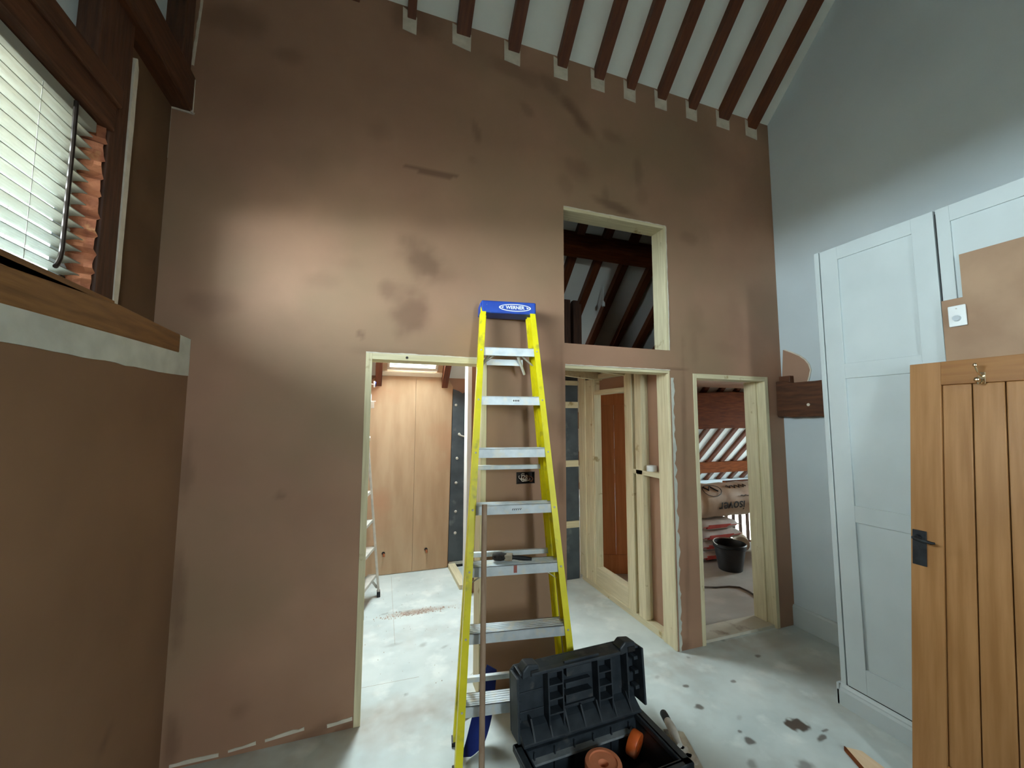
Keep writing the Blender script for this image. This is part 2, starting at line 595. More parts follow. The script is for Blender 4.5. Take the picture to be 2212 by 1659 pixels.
PXW = 0.00305
wst = []
for px, py, rx, ry, ang, s_, so in [
        (905, 45, 48, 36, 0, .55, .6), (1110, 152, 62, 20, -.1, .42, .6), (1190, 185, 30, 18, -.7, .45, .5), (1243, 245, 62, 13, -.78, .55, .5), (1275, 285, 16, 12, -.6, .35, .5),
        (1138, 236, 18, 13, -.7, .4, .5), (1028, 281, 10, 22, .25, .48, .4), (815, 277, 26, 20, -.5, .28, .7),
        (1250, 365, 30, 20, 0, .36, .6), (1222, 400, 14, 26, .2, .26, .6), (1378, 372, 10, 32, 0, .4, .5), (1388, 420, 14, 20, 0, .25, .6), (1325, 296, 24, 12, -.2, .38, .6),
        (912, 562, 46, 34, -.7, .62, .6), (945, 590, 34, 18, 0, .3, .7), (884, 676, 34, 42, .3, .62, .6), (838, 632, 16, 20, 0, .45, .6), (870, 650, 36, 22, -.4, .4, .7),
        (779, 722, 5, 9, .3, .55, .4), (1490, 516, 26, 12, 0, .34, .6), (1500, 745, 9, 36, 0, .24, .7), (1500, 690, 20, 30, 0, .2, .7), (1590, 700, 20, 50, .1, .18, .8),
        (1330, 447, 50, 10, -.2, .62, .5), (1308, 425, 10, 22, 0, .4, .5), (700, 606, 30, 14, .1, .22, .8), (760, 570, 24, 10, 0, .14, .8), (640, 690, 40, 20, 0, .1, .8),
        (402, 1015, 9, 50, 0, .4, .6), (383, 1290, 10, 80, .02, .5, .5), (370, 1600, 10, 40, 0, .5, .5), (514, 1535, 12, 14, 0, .4, .6), (604, 1072, 7, 6, 0, .45, .5), (455, 655, 40, 20, 0, .35, .7), (620, 120, 26, 12, .2, .35, .7),
        (500, 40, 60, 26, .1, .42, .7), (1215, 880, 7, 110, 0, .45, .6), (1212, 1035, 8, 40, 0, .5, .5), (1105, 1085, 20, 14, 0, .4, .6),
        (1478, 960, 5, 170, -.03, .4, .7), (1485, 1250, 5, 140, -.04, .38, .7), (1481, 1395, 14, 12, 0, .55, .5), (1462, 797, 30, 3, 0, .6, .5),
        (668, 1590, 34, 12, .4, .5, .5), (740, 1578, 30, 8, .35, .6, .4), (1660, 260, 60, 30, -.3, .25, .8), (1560, 330, 90, 30, -.3, .14, .9), (895, 770, 110, 9, -.06, .3, .6), (1020, 345, 8, 8, 0, .2, .5), (1150, 700, 30, 40, 0, .12, .9),
        (1105, 880, 8, 40, 0, .2, .7), (1575, 755, 50, 12, -.1, .15, .8), (680, 330, 60, 30, .3, .1, .9), (980, 470, 70, 40, .2, .08, .9), (1200, 640, 20, 50, 0, .12, .9)]:
    x, z = W(px, py)
    k = PXW * (1 + max(0, (px - 1100)) * .0006) * (1 if py > 400 else 1.05)
    wst.append((x, z, rx * k, ry * k, ang, s_ * .85, so))
# long trowel scar
sx0, sz0 = W(868, 352)
sx1, sz1 = W(995, 381)


def damp(co):
    t = 0
    nz = None
    for s_ in wst:
        rr = max(s_[2], s_[3]) * 2.2
        if abs(co.x - s_[0]) < rr and abs(co.z - s_[1]) < rr:
            if nz is None:
                nz = .45 * noise.fractal(Vector((co.x * 9, co.z * 9, 1)), 1, 2, 3)
            t = max(t, ellipse_stain(co.x, co.z, s_, nz))
    a = (co.x - sx0) / (sx1 - sx0)
    if 0 < a < 1:
        zt = sz0 + (sz1 - sz0) * a
        wd = .045 * math.sin(math.pi * min(1, a * 1.0)) ** .7
        if zt - wd < co.z < zt + .004:
            t = max(t, .55)
    g = .12 * max(0, noise.fractal(Vector((co.x * 1.1, co.z * 1.1, 5)), 1, 2, 4))
    return min(1, t + g)


float_attr(wall, 'damp', damp, nf)

# raw plaster along the foot of the wall, at rafter ends and round the openings
RX = [0.17, 0.515, 0.88, 1.262, 1.577, 1.866, 2.165, 2.48, 2.823, 3.153]
RW = [0.055, 0.095, 0.085, 0.08, 0.085, 0.075, 0.085, 0.08, 0.11, 0.10]
for x, w in zip(RX, RW):
    zt = ROOF - YW
    m_ = MB().prism([(x - w / 2 - .028, YW - .004, zt - .165 + random.uniform(-.01, .01)), (x + w / 2 + .004, YW - .004, zt - .175 + random.uniform(-.01, .01)), (x + w / 2 + .006, YW - .004, zt - .06),
                     (x - w / 2 - .03, YW - .004, zt - .012)], (0, .006, 0))
    obj('plaster_patch', m_, RAWPLASTER, wall)


def wavy_strip(pts, w0, amp, mat, name, seed, d=.004):
    """irregular strip of raw plaster along a polyline in the wall plane"""
    top, bot = [], []
    for i in range(len(pts) - 1):
        a, b = pts[i], pts[i + 1]
        n = max(3, int((Vector(b) - Vector(a)).length / .025))
        for k in range(n + (i == len(pts) - 2)):
            p = Vector(a).lerp(Vector(b), k / n)
            q = w0 * (1 + amp * noise.noise(Vector((p.x * 22, p.z * 22, seed)))) + w0 * amp * .5 * noise.noise(Vector((p.x * 70, p.z * 70, seed)))
            nd = (Vector(b) - Vector(a)).normalized()
            s_ = Vector((-nd.z, 0, nd.x))
            top.append(p + s_ * max(.002, q))
            bot.append(p)
    mb_ = MB()
    n = len(top)
    vs = [p + Vector((0, -d, 0)) for p in bot + top] + [p + Vector((0, .004, 0)) for p in bot + top]
    fs = []
    for i in range(n - 1):
        fs.append((i, i + 1, n + i + 1, n + i))
        fs.append((n + i, n + i + 1, 3 * n + i + 1, 3 * n + i))
        fs.append((2 * n + i, 2 * n + i + 1, i + 1, i))
    mb_.add(vs, fs)
    return obj(name, mb_, mat, wall)


wavy_strip([(-0.86, YW, .012), (-0.66, YW, .012)], .016, .6, RAWPLASTER, 'plaster_edge', 1)
wavy_strip([(-0.62, YW, .02), (-0.5, YW, .028)], .014, .5, RAWPLASTER, 'plaster_edge', 2)
wavy_strip([(-0.46, YW, .03), (-0.28, YW, .045)], .016, .6, RAWPLASTER, 'plaster_edge', 3)
wavy_strip([(-0.17, YW, .03), (-0.045, YW, .04)], .018, .5, RAWPLASTER, 'plaster_edge', 4)
wavy_strip([(2.168, YW, 2.0), (2.168, YW, 0.0)], .024, .8, PALEFILL, 'plaster_edge', 5)
for (a, b) in (((UO[0], YW, UO[3]), (UO[1], YW, UO[3])), ((UO[1], YW, UO[3]), (UO[1], YW, UO[2])), ((D1[0], YW, D1[3]), (D1[1], YW, D1[3])), ((MO[0], YW, MO[3]), (MO[1], YW, MO[3]))):
    wavy_strip([a, b], .007, .5, RAWPLASTER, 'bead_edge', 6)

# ---- timber linings of the openings
def lining(name, label, hole, t, left=True, right=True, head=True, sill=False, y0=YW - .004, y1=YB + .01, rightdeep=0.0):
    r_ = struct_root(name, label)
    x0, x1, z0, z1 = hole
    z0 = max(z0, 0.0)
    if left:
        obj('jamb', MB().box(x0, x0 + t, y0, y1, z0, z1), CLS_Z, r_, bevel=.002)
    if right:
        obj('jamb', MB().box(x1 - t, x1, y0, y1 + rightdeep, z0, z1), CLS_Z, r_, bevel=.002)
    if head:
        obj('head', MB().box(x0 + (t if left else 0), x1 - (t if right else 0), y0, y1, z1 - t, z1), CLS_X, r_, bevel=.002)
    return r_


l1 = lining('trim_1', 'pale softwood lining of the doorway behind the yellow ladder', D1, .036)
obj('nail_knot', MB().lathe([(0, 0), (.008, 0), (.008, .003), (0, .003)], (.195, YW - .007, 2.05), 'y', 10), DARKM, l1)
lining('trim_2', 'bare timber edging of the high square opening', UO, .022, left=False)
l3 = lining('trim_3', 'pale timber lining of the narrow right doorway', D3, .036)
obj('jamb', MB().box(D3[1] - .052, D3[1] - .036, YW + .075, YB + .06, 0, D3[3] - .036), CLS_Z, l3, bevel=.002)
obj('threshold', MB().box(D3[0], D3[1] + .0, YW + .02, YB + .07, 0.0, .022), pm('threshold_board', (196, 190, 172), (210, 204, 190), 6, .7, .05, c3=(150, 132, 116), c3scale=8), l3, bevel=.002)
obj('head', MB().box(MO[0], MO[1], YW + .004, YB + .01, MO[3] - .02, MO[3]), CLS_X, struct_root('trim_4', 'thin timber head of the wide low opening'))

# ---- socket back box in the wall with loose cables
sk = thing('back_box', 'flush socket box with coiled loose wires seen between ladder rails', 'socket box', (0.97, YW, 1.2965))
obj('box', MB().box(-.064, .064, .035, .04, -.038, .038).box(-.064, -.06, -.001, .04, -.038, .038).box(.06, .064, -.001, .04, -.038, .038).box(-.064, .064, -.001, .04, -.038, -.034).box(-.064, .064, -.001, .04, .034, .038), DARKM, sk)
for i in range(6):
    pts = []
    c0 = Vector((random.uniform(-.03, .035), 0, random.uniform(-.008, .008)))
    ph = random.uniform(0, 6)
    for k in range(16):
        a = ph + k * .42
        rr = .022 * (1 - .02 * k) + .004 * math.sin(k)
        pts.append((c0.x + rr * math.cos(a), .02 - .0022 * k + .004 * math.sin(a), c0.z + rr * .8 * math.sin(a)))
    obj('wire', MB().tube(pts, .0034, 6), WIRE if i % 3 else BROWNW, sk, smooth=True)

# ---- right white wall with oak beam stub, brown patch and skirting
mb = MB().prism([(XR, YN, 0), (XR, YW, 0), (XR, YW, ROOF - YW), (XR, RIDGE, ROOF - RIDGE), (XR, YN, ROOF - 2 * RIDGE + YN)], (.12, 0, 0))
wr = struct('wall_right', mb, WHITE, 'white painted side wall rising to the sloping ceiling')
patch = [(XR - .005, p.y, p.z) for p in (on(x, y, 0, XR) for x, y in ((1692, 756), (1702, 759), (1713, 762), (1728, 768), (1740, 776), (1748, 788), (1753, 800), (1750, 812), (1745, 828), (1690, 832)))]
obj('bare_plaster_patch', MB().prism(patch, (.006, 0, 0)), PLASTER2, wr)
ptop = [on(x, y, 0, XR) for x, y in ((1696, 757), (1712, 761.5), (1728, 767.5), (1740, 775.5), (1748, 787.5), (1753, 800), (1749, 813), (1746, 827))]
obj('plaster_edge', MB().tube([(XR - .006, p.y + .003 * math.sin(i * 3), p.z + .004 * math.cos(i * 5)) for i, p in enumerate(ptop)], .006, 6), RAWPLASTER, wr)
segs = 14
top = [(XR - .09, YW - .01 - .9 * i / segs, 1.985 + .012 * noise.noise(Vector((i * .6, 2, 1))) + (.02 if i < 2 else 0)) for i in range(segs + 1)]
bot = [(XR - .09, YW - .01 - .9 * i / segs, 1.704 + .010 * noise.noise(Vector((i * .7, 7, 1)))) for i in range(segs + 1)]
obj('beam_stub', MB().prism(top + bot[::-1], (.12, 0, 0)), OAKDARK, wr, bevel=.008)
obj('beam_notch', MB().box(XR - .05, XR, YW - .11, YW - .012, 1.98, 2.05), OAKDARK, wr, bevel=.006)
obj('peg_hole', MB().lathe([(0, 0), (.012, 0), (.012, .004), (0, .004)], (XR - .093, 2.225, 1.80), 'x', 10), RAWPLASTER, wr)
struct('baseboard_right', MB().prism([(XR, YW, 0), (XR - .02, YW, 0), (XR - .02, YW, .15), (XR - .012, YW, .163), (XR, YW, .165)], (0, YN - YW, 0)), GLOSSW, 'plain white skirting board below the white wall')

# ---- left wall: low brown plaster, oak sill beam, timber frame with window above
WIN1 = (-0.2, 1.80, 2.14, 2.80)
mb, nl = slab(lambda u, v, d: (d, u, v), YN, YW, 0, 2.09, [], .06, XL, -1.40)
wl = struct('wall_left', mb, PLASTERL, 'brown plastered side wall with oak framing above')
ls = on(222, 1588, 0, XL)
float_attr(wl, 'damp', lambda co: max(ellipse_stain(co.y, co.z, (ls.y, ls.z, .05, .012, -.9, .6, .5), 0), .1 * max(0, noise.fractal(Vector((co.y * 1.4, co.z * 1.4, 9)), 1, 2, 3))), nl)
mb, _ = slab(lambda u, v, d: (d, u, v), YN, YW, 2.09, 4.3, [WIN1], 9, XU, -1.40)
obj('upper_panel', mb, WHITE, wl)
obj('gable_panel', MB().prism([(XU, YN, 4.3), (XU, YW, 4.3), (XU, YW, ROOF - YW), (XU, RIDGE, ROOF - RIDGE), (XU, YN + .6, 4.3)], (-.3, 0, 0)), WHITE, wl)
# sill beam (slightly tapering), pale filler band under it
b0, b1 = -.3, 2.372
obj('sill_beam', MB().prism([(XL + .006, b0, 1.935), (XL + .006, 1.37, 1.968), (XL + .006, 1.9, 1.985), (XL + .006, b1, 1.998), (XL + .006, b1, 2.088), (XL + .006, 1.86, 2.10), (XL + .006, 1.36, 2.068), (XL + .006, b0, 2.05)], (-.42, 0, 0)), OAKSILL, wl, bevel=.006)
lo, hi = [], []
for i in range(46):
    y = b0 + (YW - .004 - b0) * i / 45
    hi.append((XL + .004, y, 1.935 + (y - b0) * .024))
    lo.append((XL + .004, y, 1.872 + .02 * (y - 1.39) + .007 * noise.noise(Vector((y * 9, 1, 4))) + .012 * noise.noise(Vector((y * 2.5, 5, 4)))))
obj('filler_band', MB().prism(lo + hi[::-1], (-.006, 0, 0)), PALEFILL, wl)
obj('filler_end', MB().box(XL + .003, XL - .01, b1 - .002, YW - .003, 1.93, 2.088), PALEFILL, wl)
obj('sill_top', MB().box(XL, -1.2, YN, YW - .003, 2.07, 2.09), OAKSILL, wl)
# recessed brown plaster return, shade behind the post put into its darker colour
obj('plaster_return', MB().box(XU, XU + .012, 2.035, YW - .003, 2.09, 3.34), pm('shaded_return', (98, 72, 50), (112, 84, 60), 3, .7, .05), wl)
XP = -1.0
obj('post', MB().prism([(XP, 1.92, 2.09), (XP, 2.035, 2.09), (XP, 2.028, 3.0), (XP, 2.02, 3.4), (XP, 2.03, 4.6), (XP, 1.815, 4.6), (XP, 1.812, 3.0), (XP, 1.92, 2.99)], (-.2, 0, 0)), OAKZ, wl, bevel=.008)
pl, prr = [], []
for i in range(30):
    z = 2.10 + (3.22 - 2.10) * i / 29
    w = .011 + .004 * noise.noise(Vector((z * 6, 3, 3))) - (.008 if i == 29 else 0)
    pl.append((XP + .003, 2.046 - w * 1.35, z))
    prr.append((XP + .003, 2.046 + w * 1.35, z))
obj('filler_strip', MB().prism(pl + prr[::-1], (-.06, 0, 0)), RAWPLASTER, wl)
obj('head_beam', MB().prism([(XP + .012, -1.0, 2.795), (XP + .012, 1.93, 2.80), (XP + .012, 1.93, 2.985), (XP + .012, -1.0, 2.975)], (-.2, 0, 0)), OAKDARK, wl, bevel=.01)
obj('head_beam_lip', MB().box(XP + .03, XP - .05, -1.0, 1.925, 2.90, 2.985), OAKDARK, wl, bevel=.008)
obj('tie_beam', MB().prism([(-1.09, -1.0, 3.34), (-.965, -1.0, 3.335), (-.965, -1.0, 3.54), (-1.09, -1.0, 3.56)], (0, YW + .03 + 1.0, 0)), OAKDARK, wl, bevel=.01)
obj('corner_post', MB().box(-1.12, -.985, 2.40, YW, 3.54, 5.0), OAKZ, wl, bevel=.008)
pz = lambda a, b, nm: wavy_strip([a, b], .011, .4, RAWPLASTER, nm, 8)
pz((-1.075, YW, 3.332), (-.955, YW, 3.318), 'plaster_edge')
pz((-.962, YW, 3.32), (-.962, YW, 3.52), 'plaster_edge')
pz((-1.058, YW, 3.05), (-1.058, YW, 3.335), 'plaster_edge')
pz((-.975, YW, 3.6), (-.955, YW, 4.0), 'plaster_edge')

# ---- window 1 with frame, glass, brown reveal
w1 = struct_root('window_1', 'small side window behind a white slatted blind')
y0, y1, z0, z1 = WIN1
fxx = (-1.30, -1.24)
for a in ((y0, y0 + .05, z0, z1), (y1 - .05, y1, z0, z1), (y0, y1, z0, z0 + .05), (y0, y1, z1 - .05, z1), (.77, .83, z0, z1)):
    obj('frame_bar', MB().box(fxx[0], fxx[1], *a), UPVC, w1, bevel=.004)
obj('pane', MB().box(-1.272, -1.268, y0 + .05, y1 - .05, z0 + .05, z1 - .05), GLASS, w1)
rv = MB()
ny, nz_ = 10, 46
for i in range(ny + 1):
    for k in range(nz_ + 1):
        x = -1.235 + .23 * i / ny
        z = z0 + (z1 - z0) * k / nz_
        course = (z - z0) % .075
        dep = .014 * noise.noise(Vector((x * 30, z * 30, 2))) + (-.016 if course < .014 else 0)
        rv.v.append(Vector((x, 1.80 + .118 * i / ny * .9 - dep - .004, z)))
for i in range(ny):
    for k in range(nz_):
        rv.f.append([i * (nz_ + 1) + k, (i + 1) * (nz_ + 1) + k, (i + 1) * (nz_ + 1) + k + 1, i * (nz_ + 1) + k + 1])
obj('brick_reveal', rv, BRICK, w1)
obj('window_sill', MB().box(-1.25, -.935, -.25, 1.915, 2.095, 2.125), OAKSILL, w1, bevel=.004)
# window behind the camera (out of view, it lights the room)
for nm, lab, fr, pn in (('window_2', 'window in the end wall opposite the brown partition', [(a, b, YN - .07, YN - .02, c, d) for a, b, c, d in ((.66, .70, 1.5, 2.8), (1.14, 1.18, 1.5, 2.8), (.66, 1.18, 1.5, 1.54), (.66, 1.18, 2.76, 2.8))], (.70, 1.14, YN - .047, YN - .043, 1.54, 2.76)),):
    r_ = struct_root(nm, lab)
    for a in fr:
        obj('frame_bar', MB().box(*a), UPVC, r_)
    obj('pane', MB().box(*pn), GLASS, r_)
mb, _ = slab(lambda u, v, d: (u, d, v), -1.4, XR + .12, 0, 3.6, [(.66, 1.18, 1.5, 2.8)], 9, YN, YN - .1)
struct('wall_front', mb, PLASTER2, 'brown end wall opposite the brown partition')

# ---- sloping ceilings with rafters
mb, _ = slab(lambda u, v, d: (u, v + d * .7, ROOF - v + d * .7), -1.4, 8.2, RIDGE, 6.7, [(.10, .765, 3.55, 4.685)], 9, 0.0, .16)
ceil = struct('ceiling', mb, CEIL, 'white sloping ceiling between dark rafters')
mb, _ = slab(lambda u, v, d: (u, v - d * .7, ROOF - 2 * RIDGE + v + d * .7), -1.4, XR + .12, YN - .2, RIDGE, [], 9, 0.0, .16)
obj('far_slope', mb, CEIL, ceil)


def rafter(x, w, ya, yb, dep, parent=ceil, name='rafter', mat=RAFTER):
    a, b = (ROOF - ya), (ROOF - yb)
    return obj(name, MB().prism([(x - w / 2, ya, a - dep), (x - w / 2, yb, b - dep), (x - w / 2, yb, b + .02), (x - w / 2, ya, a + .02)], (w, 0, 0)), mat, parent, bevel=.004)


for x, w in zip([-.55, -.19] + RX, [.085, .085] + RW):
    rafter(x, w, RIDGE + .02, YW - .001, .085)
for x in [1.262, 1.577, 1.866, 2.165, 2.48, 2.823, 3.153]:
    rafter(x, .085, YB + .001, 6.3, .085)
for i in range(14):
    rafter(3.47 + .31 * i, .085, YB + .3, 6.35, .06)
rafter(.066, .07, YB + .001, 4.72, .14)
rafter(.803, .07, YB + .001, 4.72, .14)
# purlins
obj('purlin', MB().prism([(1.0, 3.24, 3.30), (1.0, 3.40, 3.26), (1.0, 3.50, 3.36), (1.0, 3.34, 3.50)], (3.2, 0, 0)), OAKX, ceil, bevel=.01)
bt, bb = on(1503, 846, 1, 4.6), on(1507, 926, 1, 4.6)
wob = lambda i, s_: .02 * noise.noise(Vector((i * .5, s_, 0)))
pt = [(3.6 + .3 * i, 4.6, bt.z - .03 + wob(i, 1) + .008 * i) for i in range(14)]
pb = [(3.6 + .3 * i, 4.6, bb.z - .0 + wob(i, 4) - .0 * i) for i in range(14)]
obj('purlin', MB().prism(pt + pb[::-1], (0, .2, 0)), OAKX, ceil, bevel=.012)
bt, bb = on(1569, 997, 1, 5.9), on(1569, 1020, 1, 5.9)
obj('purlin', MB().box(4.5, 8.15, 5.9, 6.02, bb.z, bt.z), OAKX, ceil, bevel=.01)

# ---- skylight over the utility room
w4 = struct_root('window_3', 'roof window with white reveal over the utility room')


def onroof(x, y, d=0):
    return Vector((x, y + d * .7, ROOF - y + d * .7))


def roof_bar(x0, x1, ya, yb, d0, d1, mat, name, par):
    return obj(name, MB().prism([onroof(x0, ya, d0), onroof(x1, ya, d0), onroof(x1, yb, d0), onroof(x0, yb, d0)], onroof(0, 0, d1) - onroof(0, 0, d0)), mat, par)


WARMW = pm('warm_white_reveal', (222, 212, 190), (230, 222, 204), 4, .5)
roof_bar(.10, .765, 4.648, 4.688, -.03, -.005, WARMW, 'reveal_board', w4)
for a in ((.15, .178, 3.58, 4.62), (.68, .71, 3.58, 4.62), (.15, .71, 4.612, 4.64), (.15, .71, 3.58, 3.64), (.18, .68, 4.578, 4.586)):
    roof_bar(a[0], a[1], a[2], a[3], -.01, .05, UPVC, 'frame_bar', w4)
roof_bar(.10, .155, 3.56, 4.68, -.01, .12, pm('reveal_side', (176, 150, 118), (190, 164, 134), 6, .6), 'reveal_side', w4)
roof_bar(.705, .765, 3.56, 4.68, -.01, .12, MATS['reveal_side'], 'reveal_side', w4)
roof_bar(.18, .68, 3.64, 4.612, .01, .014, GLASS, 'pane', w4)

# ---- utility room walls
YP = 4.69
wu = struct('wall_utility', MB().box(-.25, 1.3, YP + .02, YP + .12, 0, 2.4), PLASTER2, 'plywood clad back wall of the utility room')
j = on(895, 1000, 1, YP).x
obj('plywood_sheet', MB().prism([(-.06, YP, .004), (j - .001, YP, .004), (j - .001, YP, 2.165), (.05, YP, 2.16), (-.06, YP, 2.05)], (0, .018, 0)), PLY, wu, bevel=.0015)
obj('plywood_sheet', MB().prism([(j + .001, YP, .004), (.868, YP, .004), (.900, YP, 2.06), (.86, YP, 2.13), (.80, YP, 2.165), (j + .001, YP, 2.165)], (0, .018, 0)), PLY, wu, bevel=.0015)
obj('tanking_board', MB().prism([(.875, YP - .003, .07), (1.10, YP - .003, .05), (1.10, YP - .003, 1.985), (1.05, YP - .003, 2.0), (1.02, YP - .003, 1.98), (.97, YP - .003, 2.01), (.905, YP - .003, 2.03)], (0, .015, 0)), TANK, wu)
obj('board_foot', MB().box(.885, 1.08, YP - .012, YP, .03, .06), PALEFILL, wu)
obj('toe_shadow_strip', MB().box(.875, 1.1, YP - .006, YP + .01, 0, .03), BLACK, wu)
for px, py in ((985, 875), (992, 938), (987, 990), (985, 1043), (984, 1105), (983, 1151), (1007, 876)):
    p = on(px, py, 1, YP)
    pts = [(0, 0), (.017, 0), (.013, .006), (.004, .008), (0, .008)]
    m_ = MB().lathe([(r, -h) for r, h in pts][::-1], (p.x, YP - .003, p.z), 'y', 12)
    obj('adhesive_dab', m_, PALEFILL, wu)
p = on(998, 943, 1, YP)
obj('adhesive_smear', MB().tube([(p.x - .035, YP - .006, p.z + .02), (p.x, YP - .006, p.z + .005), (p.x + .05, YP - .006, p.z - .005)], .011, 6), PALEFILL, wu)
for px, py in ((828, 1197), (920, 1188)):
    p = on(px, py, 1, YP)
    obj('pipe_hole', MB().lathe([(0, 0), (.018, 0), (.018, .002), (0, .002)], (p.x, YP - .003, p.z + .008), 'y', 12), BLACK, wu)
    obj('pipe_stub', MB().tube([(p.x, YP + .01, p.z), (p.x + .005, YP - .03, p.z - .004), (p.x + .006, YP - .036, p.z - .02)], .011, 10), COPPER, wu, smooth=True)
wul = struct('wall_utility_left', MB().prism([(-.06, YB, 0), (-.06, 4.8, 0), (-.06, 4.8, 2.1), (-.06, YB, ROOF - YB)], (-.12, 0, 0)), PLASTER2, 'side wall of the utility room')
# partition with white board edge and floor plate
wm = struct('wall_middle', MB().prism([(.955, 3.96, 0), (2.16, 3.96, 0), (2.16, 3.96, ROOF - 3.96), (.955, 3.96, ROOF - 3.96)], (0, .09, 0)), PLASTER2, 'inner wall behind the wide low opening')
obj('board_edge', MB().box(.905, .948, 3.93, 4.06, .0, 2.6), PLASTWHITE, wm, bevel=.002)
obj('floor_plate', MB().box(.875, .955, 4.06, 4.69, 0, .045), CLS_Y, wm, bevel=.003)
obj('tanking_sheet', MB().box(1.22, 2.14, 3.935, 3.96, .0, 2.30), TANK, wm)
for zc in (1.835, 1.205, .567):
    obj('batten', MB().box(1.22, 2.135, 3.915, 3.935, zc - .034, zc + .034), CLS_X, wm, bevel=.002)
obj('batten', MB().box(1.22, 2.135, 3.915, 3.935, 2.05, 2.10), CLS_X, wm, bevel=.002)
struct('wall_loft_left', MB().prism([(1.12, YB, 2.16), (1.12, 3.96, 2.16), (1.12, 3.96, ROOF - 3.96), (1.12, YB, ROOF - YB)], (.1, 0, 0)), PLASTER2, 'side wall of the loft')
# loft deck with joists above the closet
ld = struct('ceiling_closet', MB().box(1.22, 8.1, YB + .011, 3.935, 2.16, 2.20).box(2.162, 8.1, 3.935, 4.66, 2.16, 2.20), PLASTER2, 'low boarded closet ceiling on timber joists')
for y in (2.95, 3.4):
    obj('joist', MB().bar((1.22, y - .3, 2.12), (2.26, y + .22, 2.12), .045, .08), CLS_X, ld)
for x in (1.965, 2.10):
    obj('upright', MB().box(x - .05, x + .05, 3.84, 3.93, 2.2, 2.98), OAKZ, ld, bevel=.004)
obj('dark_board', MB().box(1.22, 1.93, 3.86, 3.9, 2.2, 2.96), HARDB, ld)

# ---- open stud partition at right of the closet
sp = struct_root('wall_partition', 'open timber stud partition seen through the wide low opening')
X0, X1 = 2.162, 2.235
def stud(ya, yb, z0=.05, z1=2.14, x0=X0, x1=X1, name='stud', mat=CLS_Z):
    return obj(name, MB().box(x0, x1, ya, yb, z0, z1), mat, sp, bevel=.003)
stud(2.505, 2.545, x0=2.150, x1=2.164, z0=0.0, z1=2.036)
stud(2.545, 2.65, x0=2.155, z0=0)
stud(2.865, 2.955)
stud(3.00, 3.075)
stud(3.08, 3.115, x0=2.17, x1=2.25)
stud(3.66, 3.80)
stud(3.80, 3.934, x0=2.15)
stud(3.635, 3.66, x0=2.17, x1=2.25)
obj('sole_plate', MB().box(X0, X1, 2.51, 3.91, 0, .05), CLS_Y, sp, bevel=.003)
obj('top_plate', MB().box(X0, X1, 2.64, 3.91, 2.09, 2.14), CLS_Y, sp, bevel=.003)
obj('head_rail', MB().box(2.17, 2.25, 3.115, 3.635, 1.93, 1.975), CLS_Y, sp, bevel=.003)
obj('bottom_rail', MB().box(2.17, 2.25, 3.115, 3.635, .05, .21), CLS_Y, sp, bevel=.003)
nog = obj('nogging', MB().box(X0 + .0, X1, 2.65, 3.0, 1.215, 1.255), CLS_Y, sp, bevel=.003)
obj('backing_board', MB().box(X1, X1 + .012, 2.64, 3.08, .05, 1.98), PLASTER2, sp)
obj('upper_boarding', MB().box(X1, X1 + .012, 2.64, 3.93, 1.98, 2.16), PLASTER2, sp)

# ---- store room beyond the narrow doorway
struct('wall_store_front', MB().box(XR + .1, 8.2, YW, YB, 0, ROOF - YB), PLASTER2, 'store room side of the partition')
mb, _ = slab(lambda u, v, d: (d, u, v), YW, 6.6, -2.7, 2.2, [(2.95, 4.05, .8, 1.8)], 9, 8.1, 8.2)
wsr = struct('wall_store_side', mb, WHITE, 'far end wall of the store room')
obj('gable_panel', MB().prism([(8.1, YW, 2.2), (8.1, ROOF - 2.2, 2.2), (8.1, YW, ROOF - YW)], (.1, 0, 0)), WHITE, wsr)
w6 = struct_root('added_window_5', 'added unseen window lighting the store room from its end wall')  # out of view, added to brighten the rolls and bags
for a in ((2.95, 2.99, .8, 1.8), (4.01, 4.05, .8, 1.8), (2.95, 4.05, .8, .84), (2.95, 4.05, 1.76, 1.8)):
    obj('frame_bar', MB().box(8.12, 8.17, *a), UPVC, w6)
obj('pane', MB().box(8.143, 8.147, 2.99, 4.01, .84, 1.76), GLASS, w6)
mb, _ = slab(lambda u, v, d: (u, d, v), -.2, 8.2, -2.7, .62, [(6.7, 7.5, -.85, -.1)], 9, 6.36, 6.5)
wk = struct('wall_eaves', mb, WHITE, 'low white wall under the eaves')
obj('wall_cap', MB().box(4.2, 8.1, 6.27, 6.37, .44, .50), WHITE, wk)
struct('wall_stair_side', MB().box(4.4, 4.5, 4.36, 6.4, -2.7, -.2), WHITE, 'white side of the stairwell')
struct('floor_stair', MB().box(4.1, 8.2, 4.2, 6.5, -2.8, -2.7), DUSTFLOOR, 'lower floor of the stairwell')
struct('wall_stair_front', MB().box(4.4, 8.2, 4.26, 4.36, -2.7, -.2), WHITE, 'front of the stairwell')
w5 = struct_root('window_4', 'bright stair window glimpsed between balusters')
for a in ((6.7, 6.73, -.85, -.1), (7.47, 7.5, -.85, -.1), (6.7, 7.5, -.85, -.82), (6.7, 7.5, -.13, -.1)):
    obj('frame_bar', MB().box(a[0], a[1], 6.4, 6.45, a[2], a[3]), UPVC, w5)
obj('pane', MB().box(6.73, 7.47, 6.42, 6.424, -.82, -.13), GLASS, w5)
bal = thing('balustrade', 'dark landing balustrade with upright bars below the insulation roll', 'balustrade', (5.0, 4.33, 0))
obj('handrail', MB().box(-.4, 1.6, -.03, .03, .78, .84), OAKX, bal)
obj('bottom_rail', MB().box(-.4, 1.6, -.015, .015, .0, .012), OAKX, bal)
for px in (1569.5, 1585, 1599.5, 1615, 1625):
    x = on(px, 1140, 1, 4.33).x
    obj('baluster', MB().box(x - .016 - 5.0, x + .016 - 5.0, -.015, .015, .02, .79), OAKZ, bal)
